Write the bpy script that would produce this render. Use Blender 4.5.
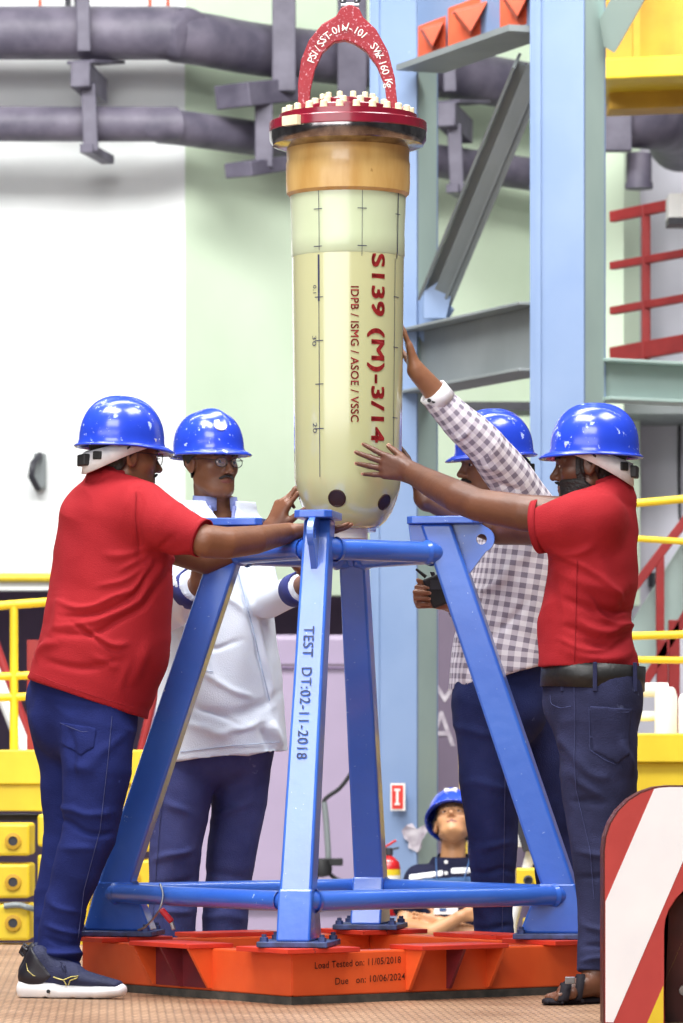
import bpy, bmesh, math, random
import numpy as np
from mathutils import Vector, Matrix

for o in list(bpy.data.objects):
    bpy.data.objects.remove(o, do_unlink=True)
scene = bpy.context.scene
COL = scene.collection
random.seed(7)
RNG = np.random.RandomState(11)

# ------------------------------------------------------------------ camera
F, CX, HY, CAMH = 4400.0, 341.5, 760.0, 0.68      # focal length in px, horizon row, camera height
cam = bpy.data.cameras.new('camera')
cam.sensor_fit = 'AUTO'; cam.sensor_width = 36.0
cam.lens = F * 36.0 / 1023.0
cam.shift_y = (HY - 511.5) / 1023.0
cam.clip_end = 200
cam.dof.use_dof = True; cam.dof.focus_distance = 12.75; cam.dof.aperture_fstop = 9.0
camo = bpy.data.objects.new('camera', cam); COL.objects.link(camo)
camo.location = (0, 0, CAMH); camo.rotation_euler = (math.radians(90), 0, 0)
scene.camera = camo

# ------------------------------------------------------------------ light
world = bpy.data.worlds.new('hall_light'); scene.world = world
world.use_nodes = True
bg = world.node_tree.nodes['Background']
bg.inputs['Color'].default_value = (0.93, 0.96, 1.0, 1); bg.inputs['Strength'].default_value = 0.12

def area(name, loc, target, sx, sy, power, col=(1, 1, 1)):
    l = bpy.data.lights.new(name, 'AREA'); l.shape = 'RECTANGLE'; l.size = sx; l.size_y = sy
    l.energy = power; l.color = col
    o = bpy.data.objects.new(name, l); COL.objects.link(o)
    o.location = loc
    d = Vector(target) - Vector(loc)
    o.rotation_euler = d.to_track_quat('-Z', 'Y').to_euler()
    return o
# rows of high bay lamps under the roof, plus an added light panel behind the camera for the canister's streak
area('bay_lamp_row', (-2.6, 2.9, 8.3), (-0.1, 12.5, 0.9), 6, 3, 760, (1, .99, .98))  # unseen row, added where its reflection lightens the stand's front leg
area('bay_lamp_row', (-2.2, 10.8, 8.5), (-0.3, 13.0, 0.8), 5, 2.5, 1080, (1, .99, .98))
area('bay_lamp_row', (3.0, 11.5, 8.5), (0.2, 13.0, 0.8), 4, 2.5, 620, (1, .99, .98))
area('bay_lamp_row', (-1.0, 15.5, 9.0), (0, 13.9, 1.0), 5, 2, 520, (1, .99, .96))
area('bay_lamp_row', (-4.0, 18.5, 11.0), (-2.0, 29.5, 2.8), 9, 3, 2350, (1, 1, .98))
area('bay_lamp_row', (4.0, 18.5, 11.0), (2.5, 29.5, 2.8), 8, 3, 1650, (1, 1, .97))
area('canister_streak_light', (-5.2, 1.4, 3.7), (0, 13, 1.9), 13, 4.2, 760, (.97, .99, 1))  # added panel, sized so its reflection pales a strip of the casing
scene.view_settings.view_transform = 'Standard'
scene.view_settings.look = 'None'
scene.view_settings.exposure = -0.2
scene.view_settings.gamma = 1.0
scene.view_settings.use_curve_mapping = False

# ------------------------------------------------------------------ helpers
def P(px, py, d):
    """photograph pixel at distance d -> world point"""
    return np.array([(px - CX) * d / F, d, CAMH + (HY - py) * d / F])

def V(*a): return np.array(a, dtype=float)
def unit(v): v = np.asarray(v, float); return v / np.linalg.norm(v)
def srgb(c):
    out = []
    for x in c:
        x = x / 255.0
        out.append(x / 12.92 if x <= 0.04045 else ((x + 0.055) / 1.055) ** 2.4)
    return tuple(out) + (1.0,)

def mat(name, c1, c2=None, scale=6.0, rough=0.5, metal=0.0, bump=0.0, bscale=60.0, coat=0.0,
        thr=None, c3=None, sscale=40.0, sthr=0.68, stretch=None, spec=0.5):
    """procedural paint / cloth / skin: two tones by noise, optional specks, bump"""
    m = bpy.data.materials.new(name); m.use_nodes = True
    nt = m.node_tree; N = nt.nodes; Lk = nt.links
    b = N['Principled BSDF']
    b.inputs['Roughness'].default_value = rough; b.inputs['Metallic'].default_value = metal
    b.inputs['Specular IOR Level'].default_value = spec
    if coat: b.inputs['Coat Weight'].default_value = coat; b.inputs['Coat Roughness'].default_value = 0.12
    tc = N.new('ShaderNodeTexCoord'); src = tc.outputs['Object']
    if stretch:
        mp = N.new('ShaderNodeMapping'); mp.inputs['Scale'].default_value = stretch
        Lk.new(src, mp.inputs['Vector']); src = mp.outputs['Vector']
    col = None
    if c2 is not None:
        nz = N.new('ShaderNodeTexNoise'); nz.inputs['Scale'].default_value = scale; nz.inputs['Detail'].default_value = 5
        Lk.new(src, nz.inputs['Vector'])
        rp = N.new('ShaderNodeValToRGB')
        lo, hi = thr if thr else (0.35, 0.65)
        rp.color_ramp.elements[0].position = lo; rp.color_ramp.elements[1].position = hi
        rp.color_ramp.elements[0].color = srgb(c1); rp.color_ramp.elements[1].color = srgb(c2)
        Lk.new(nz.outputs['Fac'], rp.inputs['Fac']); col = rp.outputs['Color']
    if c3 is not None:
        n2 = N.new('ShaderNodeTexNoise'); n2.inputs['Scale'].default_value = sscale; n2.inputs['Detail'].default_value = 6
        n2.inputs['Roughness'].default_value = 0.65
        Lk.new(src, n2.inputs['Vector'])
        r2 = N.new('ShaderNodeValToRGB'); r2.color_ramp.elements[0].position = sthr; r2.color_ramp.elements[1].position = sthr + 0.03
        Lk.new(n2.outputs['Fac'], r2.inputs['Fac'])
        mx = N.new('ShaderNodeMix'); mx.data_type = 'RGBA'
        Lk.new(r2.outputs['Color'], mx.inputs['Factor'])
        if col is not None: Lk.new(col, mx.inputs['A'])
        else: mx.inputs['A'].default_value = srgb(c1)
        mx.inputs['B'].default_value = srgb(c3); col = mx.outputs['Result']
    if col is not None: Lk.new(col, b.inputs['Base Color'])
    else: b.inputs['Base Color'].default_value = srgb(c1)
    if bump:
        n3 = N.new('ShaderNodeTexNoise'); n3.inputs['Scale'].default_value = bscale; n3.inputs['Detail'].default_value = 4
        Lk.new(src, n3.inputs['Vector'])
        bp = N.new('ShaderNodeBump'); bp.inputs['Strength'].default_value = bump; bp.inputs['Distance'].default_value = 0.004
        Lk.new(n3.outputs['Fac'], bp.inputs['Height']); Lk.new(bp.outputs['Normal'], b.inputs['Normal'])
    return m

ORG = {}
def put(name, v, f, m, parent=None, smooth=None, org=None, bevel=0.0, solid=0.0):
    """link ONE mesh object; v are world points"""
    v = np.asarray(v, float)
    lo, hi = v.min(0), v.max(0)
    if org is None:
        org = V((lo[0] + hi[0]) / 2, (lo[1] + hi[1]) / 2, lo[2])
    org = np.asarray(org, float)
    me = bpy.data.meshes.new(name)
    if isinstance(f, np.ndarray):
        n = len(f); k = f.shape[1]
        me.vertices.add(len(v)); me.vertices.foreach_set('co', (v - org).astype(np.float32).ravel())
        me.loops.add(n * k); me.loops.foreach_set('vertex_index', f.astype(np.int32).ravel())
        me.polygons.add(n); me.polygons.foreach_set('loop_start', np.arange(0, n * k, k, dtype=np.int32))
        me.update(calc_edges=True)
    else:
        me.from_pydata([tuple(p) for p in (v - org)], [], f)
    if smooth is not None:
        me.polygons.foreach_set('use_smooth', np.ones(len(me.polygons), bool))
        if smooth < 179: me.set_sharp_from_angle(angle=math.radians(smooth))
    if m is not None: me.materials.append(m)
    me.validate(); me.update()
    o = bpy.data.objects.new(name, me); COL.objects.link(o)
    ORG[o.name] = org
    if parent is not None:
        o.parent = parent; o.location = Vector(org - ORG[parent.name])
    else: o.location = Vector(org)
    if solid:
        s = o.modifiers.new('thickness', 'SOLIDIFY'); s.thickness = solid; s.offset = 0
    if bevel:
        b = o.modifiers.new('edge', 'BEVEL'); b.width = bevel; b.segments = 2; b.limit_method = 'ANGLE'
    return o

def empty(name, loc):
    o = bpy.data.objects.new(name, None); COL.objects.link(o); o.location = Vector(loc)
    o.empty_display_size = 0.1
    ORG[o.name] = np.asarray(loc, float); return o

def tag(o, label=None, cat=None, group=None, kind=None):
    if label: o['label'] = label
    if cat: o['category'] = cat
    if group: o['group'] = group
    if kind: o['kind'] = kind
    return o

class MB:
    """collects shapes of ONE part"""
    def __init__(s): s.v = []; s.f = []
    def add(s, v, f):
        n = len(s.v); s.v += [tuple(map(float, p)) for p in v]; s.f += [tuple(i + n for i in q) for q in f]; return s
    def box(s, c, hx, hy, hz, ux=(1, 0, 0), uy=(0, 1, 0), uz=(0, 0, 1)):
        c = np.asarray(c, float); ux, uy, uz = unit(ux), unit(uy), unit(uz)
        v = [c + ux * hx * a + uy * hy * b + uz * hz * d for d in (-1, 1) for a, b in ((-1, -1), (1, -1), (1, 1), (-1, 1))]
        return s.add(v, [(3, 2, 1, 0), (4, 5, 6, 7), (0, 1, 5, 4), (1, 2, 6, 5), (2, 3, 7, 6), (3, 0, 4, 7)])
    def bar(s, a, b, w, h, up=(0, 0, 1)):
        """box beam from a to b; w across, h along 'up'"""
        a, b = np.asarray(a, float), np.asarray(b, float); d = unit(b - a)
        x = unit(np.cross(d, up)); z = np.cross(x, d)
        return s.box((a + b) / 2, w / 2, np.linalg.norm(b - a) / 2, h / 2, x, d, z)
    def ibeam(s, a, b, w, h, t=0.015, up=(0, 0, 1)):
        a, b = np.asarray(a, float), np.asarray(b, float); d = unit(b - a); x = unit(np.cross(d, up)); z = np.cross(x, d)
        s.bar(a + z * (h / 2 - t / 2), b + z * (h / 2 - t / 2), w, t, up); s.bar(a - z * (h / 2 - t / 2), b - z * (h / 2 - t / 2), w, t, up)
        return s.bar(a, b, t, h - 2 * t, up)
    def tube(s, pts, r, n=16, caps=True):
        pts = [np.asarray(p, float) for p in pts]; m = len(pts)
        rs = r if isinstance(r, (list, tuple)) else [r] * m
        v, f = [], []; prev = None
        for i, p in enumerate(pts):
            d = unit((pts[min(i + 1, m - 1)] - pts[max(i - 1, 0)]))
            if prev is None:
                x = np.cross(d, (0, 0, 1) if abs(d[2]) < 0.9 else (0, 1, 0))
            else: x = prev - d * prev.dot(d)
            x = unit(x); prev = x; y = np.cross(d, x)
            for k in range(n):
                t = 2 * math.pi * k / n; v.append(p + (x * math.cos(t) + y * math.sin(t)) * rs[i])
        for i in range(m - 1):
            for k in range(n):
                k2 = (k + 1) % n; f.append((i * n + k, i * n + k2, (i + 1) * n + k2, (i + 1) * n + k))
        if caps: f.append(tuple(range(n))[::-1]); f.append(tuple((m - 1) * n + k for k in range(n)))
        return s.add(v, f)
    def lathe(s, c, prof, n=48, caps=True, ex=(1, 0, 0), ey=(0, 1, 0), ez=(0, 0, 1)):
        c = np.asarray(c, float); ex, ey, ez = V(*ex), V(*ey), V(*ez); v, f = [], []
        for r, z in prof:
            for k in range(n):
                t = 2 * math.pi * k / n; v.append(c + ex * r * math.cos(t) + ey * r * math.sin(t) + ez * z)
        m = len(prof)
        for i in range(m - 1):
            for k in range(n):
                k2 = (k + 1) % n; f.append((i * n + k, i * n + k2, (i + 1) * n + k2, (i + 1) * n + k))
        if caps: f.append(tuple(range(n))[::-1]); f.append(tuple((m - 1) * n + k for k in range(n)))
        return s.add(v, f)
    def prism(s, poly, off):
        """planar polygon (world points) pushed by off"""
        poly = [np.asarray(p, float) for p in poly]; n = len(poly); off = np.asarray(off, float)
        v = poly + [p + off for p in poly]
        f = [tuple(range(n))[::-1], tuple(range(n, 2 * n))] + [(i, (i + 1) % n, n + (i + 1) % n, n + i) for i in range(n)]
        return s.add(v, f)
    def loft(s, secs, caps=True):
        n = len(secs[0]); v = [p for q in secs for p in q]; f = []
        for i in range(len(secs) - 1):
            for k in range(n):
                k2 = (k + 1) % n; f.append((i * n + k, i * n + k2, (i + 1) * n + k2, (i + 1) * n + k))
        if caps: f.append(tuple(range(n))[::-1]); f.append(tuple((len(secs) - 1) * n + k for k in range(n)))
        return s.add(v, f)
    def put(s, name, m, parent=None, smooth=None, org=None, bevel=0.0, solid=0.0):
        o = put(name, s.v, s.f, m, parent, smooth, org, bevel, solid)
        bm = bmesh.new(); bm.from_mesh(o.data); bmesh.ops.recalc_face_normals(bm, faces=bm.faces); bm.to_mesh(o.data); bm.free()
        return o

def text_mesh(txt, size, bold=0.0, spacing=1.0, res=4):
    """glyph outlines as a flat mesh: returns verts (x,y) and faces"""
    c = bpy.data.curves.new('lettering', 'FONT'); c.body = txt; c.size = size; c.offset = bold * size
    c.space_character = spacing; c.resolution_u = res; c.fill_mode = 'FRONT'
    o = bpy.data.objects.new('lettering', c); COL.objects.link(o)
    dg = bpy.context.evaluated_depsgraph_get(); me = bpy.data.meshes.new_from_object(o.evaluated_get(dg))
    v = np.array([p.co[:] for p in me.vertices]).reshape(-1, 3); f = [tuple(p.vertices) for p in me.polygons]
    bpy.data.objects.remove(o, do_unlink=True); bpy.data.curves.remove(c); bpy.data.meshes.remove(me)
    return v[:, :2], f

def arc(c, r, a0, a1, n, ex, ez):
    return [np.asarray(c) + np.asarray(ex) * r * math.cos(a0 + (a1 - a0) * i / n) + np.asarray(ez) * r * math.sin(a0 + (a1 - a0) * i / n) for i in range(n + 1)]
# ------------------------------------------------------------------ materials of the place
M = {}
M['wall_white'] = mat('white_wall_paint', (236, 238, 238), (224, 228, 228), 1.2, .7, bump=.1, bscale=8)
M['wall_green'] = mat('pale_green_wall_paint', (220, 236, 212), (210, 228, 202), 1.0, .7, bump=.1, bscale=8)
M['wall_lilac'] = mat('lilac_wall_paint', (222, 220, 232), (212, 210, 224), 1.5, .7)
M['dark_recess'] = mat('dark_plum_wall', (112, 92, 122), (96, 80, 108), 2, .7)
M['pipe'] = mat('grey_lagging', (112, 106, 122), (84, 80, 96), 5, .55, bump=.7, bscale=14)
M['pipe_steel'] = mat('dark_grey_bracket_paint', (104, 100, 116), (82, 78, 94), 6, .55)
M['column'] = mat('blue_grey_column_paint', (128, 148, 182), (116, 138, 174), 1.5, .45, c3=(170, 180, 190), sscale=9, sthr=.72)
M['greysteel'] = mat('grey_steel_paint', (134, 140, 142), (120, 127, 128), 2.0, .5)
M['orange_box'] = mat('salmon_orange_paint', (214, 98, 66), (196, 84, 56), 8, .5)
M['crane_yellow'] = mat('crane_yellow_paint', (204, 158, 36), (180, 136, 28), 3, .5)
M['yellow'] = mat('bright_yellow_paint', (234, 204, 48), (222, 188, 38), 4, .45, c3=(150, 130, 60), sscale=16, sthr=.74)
M['red_rail'] = mat('oxide_red_paint', (158, 44, 44), (140, 36, 38), 6, .5)
M['white'] = mat('white_gloss_paint', (240, 240, 238), (230, 230, 230), 5, .4)
M['lilac'] = mat('lilac_cabinet_paint', (166, 150, 176), (154, 140, 164), 1.2, .5)
M['plum'] = mat('greyed_plum_paint', (112, 98, 116), (98, 86, 104), 1.2, .6)
M['black'] = mat('black_rubber', (22, 22, 24), (34, 34, 36), 20, .6)
M['steel'] = mat('bare_steel', (170, 172, 176), (130, 132, 138), 20, .3, metal=.9)
M['dark'] = mat('dark_metal', (44, 44, 52), (58, 58, 66), 12, .5)

# ------------------------------------------------------------------ floor: raised steel deck, hall floor one metre below
def floor_mat():
    m = bpy.data.materials.new('tan_tread_plate'); m.use_nodes = True; nt = m.node_tree; N = nt.nodes; Lk = nt.links
    b = N['Principled BSDF']; b.inputs['Roughness'].default_value = .55; b.inputs['Specular IOR Level'].default_value = .35
    tc = N.new('ShaderNodeTexCoord')
    n1 = N.new('ShaderNodeTexNoise'); n1.inputs['Scale'].default_value = 3; n1.inputs['Detail'].default_value = 6
    Lk.new(tc.outputs['Object'], n1.inputs['Vector'])
    rp = N.new('ShaderNodeValToRGB'); rp.color_ramp.elements[0].position = .3; rp.color_ramp.elements[1].position = .7
    rp.color_ramp.elements[0].color = srgb((150, 112, 84)); rp.color_ramp.elements[1].color = srgb((196, 158, 126))
    Lk.new(n1.outputs['Fac'], rp.inputs['Fac'])
    mp = N.new('ShaderNodeMapping'); mp.inputs['Scale'].default_value = (16, 5, 1); mp.inputs['Rotation'].default_value = (0, 0, .62)
    Lk.new(tc.outputs['Object'], mp.inputs['Vector'])
    br = N.new('ShaderNodeTexBrick'); br.inputs['Scale'].default_value = 1.0; br.inputs['Mortar Size'].default_value = .06
    br.inputs['Color1'].default_value = (1, 1, 1, 1); br.inputs['Color2'].default_value = (.8, .8, .8, 1); br.inputs['Mortar'].default_value = (.1, .1, .1, 1)
    Lk.new(mp.outputs['Vector'], br.inputs['Vector'])
    mx = N.new('ShaderNodeMix'); mx.data_type = 'RGBA'; mx.blend_type = 'MULTIPLY'; mx.inputs['Factor'].default_value = .62
    Lk.new(rp.outputs['Color'], mx.inputs['A']); Lk.new(br.outputs['Color'], mx.inputs['B']); Lk.new(mx.outputs['Result'], b.inputs['Base Color'])
    bp = N.new('ShaderNodeBump'); bp.inputs['Strength'].default_value = .6; bp.inputs['Distance'].default_value = .006
    Lk.new(br.outputs['Color'], bp.inputs['Height']); Lk.new(bp.outputs['Normal'], b.inputs['Normal'])
    return m
M['floor'] = floor_mat()
LOW = -1.0
tag(MB().box((0, 7.6, -.06), 7, 8.6, .06).put('floor', M['floor']), kind='structure')
tag(MB().box((0, 16.12, -.56), 7, .08, .44).put('trim_1', M['dark_recess']), kind='structure')
M['lowfloor'] = mat('grey_hall_floor', (150, 142, 140), (134, 128, 126), 1, .5)
tag(MB().box((0, 26, LOW - .05), 14, 9.8, .05).put('floor.001', M['lowfloor']), kind='structure')

# ------------------------------------------------------------------ walls
def wallpoly(name, pts, m, t=.25):
    tag(MB().prism(pts, (0, t, 0)).put(name, m), kind='structure')
zt = 7.5
A = P(-1100, 590, 30); B = P(185, 590, 30); C_ = P(640, 590, 33)
def up(p, z): return V(p[0], p[1], z)
wallpoly('wall_left', [A, B, up(B, zt), up(A, zt)], M['wall_white'])
wallpoly('wall_back', [up(B, A[2]), up(C_, A[2]), up(C_, zt), up(B, zt)], M['wall_green'])
# recess under the upper wall
tag(MB().box((0, 34.2, 1.2), 12, .1, 2.4).put('wall_recess', M['dark_recess']), kind='structure')
# right-hand lilac wall
R0, R1 = P(622, 500, 33.6), P(900, 500, 32.8)
wallpoly('wall_right', [up(R0, LOW), up(R1, LOW), up(R1, zt), up(R0, zt)], M['wall_lilac'])
tag(MB().box(up(P(613, 0, 31.9), 3.2), .07, .12, 4.3).put('trim_2', M['wall_green']), kind='structure')

# ------------------------------------------------------------------ pipes along the wall
def smooth_path(pts, n=6):
    pts = [np.asarray(p, float) for p in pts]; out = []
    for i in range(len(pts) - 1):
        p0, p1, p2, p3 = pts[max(i - 1, 0)], pts[i], pts[i + 1], pts[min(i + 2, len(pts) - 1)]
        for k in range(n):
            t = k / n
            out.append(.5 * ((2 * p1) + (-p0 + p2) * t + (2 * p0 - 5 * p1 + 4 * p2 - p3) * t * t + (-p0 + 3 * p1 - 3 * p2 + p3) * t ** 3))
    out.append(pts[-1]); return out
hi_pipe = smooth_path([P(-1100, 33, 29.4), P(60, 33, 29.4), P(175, 36, 29.4), P(262, 50, 29.9), P(400, 66, 30.8), P(520, 86, 31.6), P(600, 100, 32.1)])
lo_pipe = smooth_path([P(-1100, 124, 29.4), P(60, 124, 29.4), P(160, 126, 29.4), P(255, 138, 29.9), P(400, 156, 30.8), P(515, 172, 31.6), P(600, 184, 32.1)])
tag(MB().tube(hi_pipe, .178, 24).put('service_pipe', M['pipe'], smooth=60), 'thick grey lagged pipe running along the top of the white wall', 'pipe')
tag(MB().tube(lo_pipe, .118, 24).put('service_pipe', M['pipe'], smooth=60), 'thinner grey lagged pipe running below the thick one on the wall', 'pipe')
# elbow end beyond the column
e = empty('pipe_elbow', P(655, 150, 30.6)); tag(e, 'dark grey pipe elbow with a stub below the yellow crane girder', 'pipe')
MB().tube(smooth_path([P(585, 112, 30.4), P(635, 114, 30.4), P(664, 118, 30.7), P(678, 128, 31.4), P(680, 140, 32.2)]), .235, 24).put('elbow', M['pipe'], e, 60)
MB().lathe(P(639, 168, 30.4), [(.088, -.13), (.088, .1)], 24).put('stub', M['pipe'], e, 60)
MB().lathe(P(639, 186, 30.4), [(.096, -.02), (.096, .02)], 24).put('stub_flange', M['pipe_steel'], e, 60)

def bracket(px, dy, d, label):
    e = empty('pipe_bracket', P(px, 150 + dy, d)); tag(e, label, 'bracket', 'steel pipe brackets on the hall wall')
    s = F / d
    MB().bar(P(px - 4, -40 + dy, d - .26), P(px - 2, 52 + dy, d - .26), .09, .05, (0, 1, 0)).put('upper_post', M['pipe_steel'], e, bevel=.008)
    m = MB(); a = P(px - 6, 74 + dy, d - .3); b_ = P(px + 12, 92 + dy, d + .25)
    m.bar(a, b_, .13, .17); m.put('cradle_arm', M['pipe_steel'], e, bevel=.008)
    MB().bar(P(px - 6, 62 + dy, d - .24), P(px + 26, 63 + dy, d + .2), .2, .025).put('cradle_plate', M['pipe_steel'], e, bevel=.006)
    MB().bar(P(px + 2, 84 + dy, d - .2), P(px + 5, 152 + dy, d - .2), .1, .05, (0, 1, 0)).put('lower_post', M['pipe_steel'], e, bevel=.008)
    MB().bar(P(px, 148 + dy, d - .24), P(px + 22, 160 + dy, d + .2), .09, .06).put('foot_arm', M['pipe_steel'], e, bevel=.006)
bracket(86, 0, 29.4, 'dark grey steel bracket holding both pipes against the white wall')
bracket(452, 40, 30.9, 'dark grey steel bracket on both pipes behind the sloping brace')
# wide saddle bracket where the pipes turn the corner
e = empty('pipe_saddle', P(262, 170, 29.6)); tag(e, 'wide stepped steel saddle holding the pipes beside the red lifting bail', 'bracket')
MB().bar(P(232, 96, 29.4), P(292, 90, 29.9), .3, .16).put('upper_saddle', M['pipe_steel'], e, bevel=.01)
MB().bar(P(284, -10, 29.6), P(284, 92, 29.6), .16, .1, (0, 1, 0)).put('post', M['pipe_steel'], e, bevel=.008)
MB().bar(P(264, 98, 29.55), P(264, 168, 29.55), .12, .1, (0, 1, 0)).put('lower_post', M['pipe_steel'], e, bevel=.008)
MB().bar(P(238, 170, 29.4), P(278, 164, 29.8), .22, .1).put('lower_saddle', M['pipe_steel'], e, bevel=.01)
e = empty('pipe_hanger', P(345, 130, 30.2)); tag(e, 'dark grey hanger plate on the pipe behind the lifting bail', 'bracket')
MB().bar(P(352, -30, 30.0), P(352, 150, 30.2), .2, .1, (0, 1, 0)).put('plate', M['pipe_steel'], e, bevel=.008)
MB().bar(P(326, 112, 30.0), P(384, 118, 30.2), .3, .12).put('shelf', M['pipe_steel'], e, bevel=.008)
e = empty('pipe_bracket', P(617, 150, 30.4)); tag(e, 'broad plum-grey bracket plate joined to the pipe elbow', 'bracket')
MB().box(P(617, 105, 30.15), .1, .05, .32).put('plate', M['pipe_steel'], e, bevel=.01)
MB().box(P(622, 58, 30.1), .1, .1, .02).put('top_lip', M['pipe_steel'], e, bevel=.006)
MB().box(P(630, 76, 30.05), .05, .1, .02).put('lip', M['pipe_steel'], e, bevel=.006)
MB().bar(P(604, 40, 30.1), P(618, 60, 30.1), .05, .1).put('strut', M['pipe_steel'], e, bevel=.006)
# upper gallery rail glimpsed above the pipes
zr = P(0, -14, 29.7)[2]
for k, px in enumerate((40, 68, 76, 150, 168)):
    MBo = MB().tube([P(px, 6, 29.8), P(px, -40, 29.8)], .012 if k != 1 else .02, 8)
    tag(MBo.put('gallery_post', M['orange_box'] if k in (0, 3, 4) else M['dark']), 'thin orange post standing above the thick wall pipe' if k in (0, 3, 4) else ('stout dark post above the thick wall pipe' if k == 1 else 'thin dark post above the thick wall pipe beside the bracket'), 'post', 'gallery posts above the wall pipe')

# wall hook
e = empty('wall_hook', P(39, 490, 29.9)); tag(e, 'small grey hook plate fixed on the white wall', 'hook')
MB().box(P(40, 471, 29.93), .04, .05, .12).put('plate', M['greysteel'], e, bevel=.01)
MB().tube([P(40, 455, 29.85), P(33, 464, 29.7), P(31, 476, 29.7), P(38, 489, 29.8)], .022, 10).put('hook', M['dark'], e, 60)

# ------------------------------------------------------------------ steel columns, beams, brace
def hcolumn(px, d, w, yaw, label):
    base = V((px - CX) * d / F, d, LOW); e = empty('steel_column', base); tag(e, label, 'column')
    c, s = math.cos(yaw), math.sin(yaw); ux, uy = V(c, s, 0), V(-s, c, 0); h = 4.4
    cz = base + V(0, 0, h)
    MB().box(cz - uy * w * .5, w * .5, .012, h, ux, uy).put('flange', M['column'], e, bevel=.004)
    MB().box(cz + uy * w * .5, w * .5, .012, h, ux, uy).put('flange', M['column'], e, bevel=.004)
    MB().box(cz + ux * w * .46, w * .5, .01, h, uy, ux).put('side_plate', M['greysteel_green'], e)
    MB().box(cz - ux * w * .46, w * .5, .01, h, uy, ux).put('side_plate', M['column'], e)
    MB().box(base + V(0, 0, .015), w * .8, w * .8, .015, ux, uy).put('base_plate', M['column'], e)
    MB().box(cz - uy * (w * .5 + .016) - ux * w * .33, w * .05, .006, h, ux, uy).put('edge_strip', M['column'], e)
    return base, ux, uy
M['greysteel_green'] = mat('grey_green_column_paint', (170, 190, 184), (158, 178, 174), 1.6, .5, c3=(120, 132, 132), sscale=6, sthr=.72)
dA, dB = 22.6, 21.0
hcolumn(404, dA, .262, math.radians(-24), 'blue-grey steel column behind the canister with the small red sign')
hcolumn(568, dB, .275, math.radians(-24), 'tall blue-grey steel column rising behind the two men at the stand')
g = empty('beam', P(475, 345, 22)); tag(g, 'grey horizontal steel beam between the two columns', 'beam')
a, b_ = P(418, 362, 22.5), P(540, 337, 20.95)
MB().ibeam(a, b_, .22, .33).put('web', M['greysteel'], g, bevel=.003)
MB().bar(P(418, 300, 22.45), P(442, 330, 22.3), .02, .26, (0, 0, 1)).put('gusset', M['column'], g)
g = empty('beam', P(650, 395, 21)); tag(g, 'grey horizontal beam running right from the tall column', 'beam')
MB().ibeam(P(596, 380, 21.1), P(760, 388, 21.8), .2, .2).put('web', M['greysteel_green'], g, bevel=.003)
g = empty('diagonal_brace', P(440, 300, 22)); tag(g, 'grey sloping channel brace between the two columns', 'brace')
a, b_ = P(438, 300, 22.3), P(534, 68, 21.1)
n = unit(np.cross(b_ - a, (0, 1, 0))); yy = V(0, 1, 0)
MB().bar(a - n * .035, b_ - n * .035, .12, .015, n).put('flange', M['greysteel'], g)
MB().bar(a + yy * .03 + n * .03, b_ + yy * .03 + n * .03, .015, .1, n).put('web', M['greysteel'], g)
MB().bar(a + n * .09, b_ + n * .09, .12, .015, n).put('flange', M['greysteel'], g)
MB().bar(a - yy * .055 - n * .02, b_ - yy * .055 - n * .02, .012, .11, n).put('lip', M['greysteel'], g)
MB().prism([P(424, 318, 22.2), P(446, 318, 22.2), P(452, 292, 22.2), P(440, 280, 22.2), P(424, 292, 22.2)], (0, .02, 0)).put('gusset', M['column'], g)
# crane runway with three orange brackets
g = empty('crane_runway', P(480, 60, 21.8)); tag(g, 'light grey crane runway girder at the top between the columns', 'girder')
a, b_ = P(420, 69, 22.4), P(534, 29, 20.95)
MB().bar(a, b_, .26, .03).put('bottom_flange', M['greysteel'], g)
MB().bar(a + V(0, 0, .45), b_ + V(0, 0, .45), .03, .9).put('web', M['column'], g)
for (x0, x1, y0, y1, d) in ((418, 446, 26, 62, 22.15), (448, 492, 8, 52, 21.75), (500, 533, -4, 34, 21.2)):
    g = empty('rail_bracket', P((x0 + x1) / 2, y1, d - .1)); tag(g, {418: 'salmon orange wedge bracket nearest the canister flange on crane runway', 448: 'widest salmon orange wedge bracket between the other two', 500: 'salmon orange wedge bracket beside the tall column'}[x0], 'bracket', 'orange brackets on the crane runway')
    sl = (x1 - x0) * .38
    q = [P(x0, y1, d), P(x1, y1 - sl, d - .25), P(x1, y0 - sl, d - .25), P(x0, y0, d)]
    MB().prism(q, (0, .03, 0)).put('plate', M['orange_box'], g, bevel=.004)
    xm = (x0 + x1) / 2; ym = (y0 + y1) / 2 - sl / 2
    w = (x1 - x0) * .36; h = (y1 - y0) * .2
    t0, t1, t2 = P(xm - w, ym - h + sl * .2, d - .14), P(xm + w, ym - h - sl * .3, d - .16), P(xm, ym + h * 1.6, d - .14)
    MB().prism([t0, t1, t2], (0, -.12, 0)).put('wedge', M['orange_box'], g, bevel=.003)
    MB().prism([t0 + V(0, -.12, 0), t1 + V(0, -.12, 0), t1 + V(.01, .03, .012), t0 + V(-.01, .03, .012)], (0, 0, .012)).put('wedge_lip', M['orange_box'], g)
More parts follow.
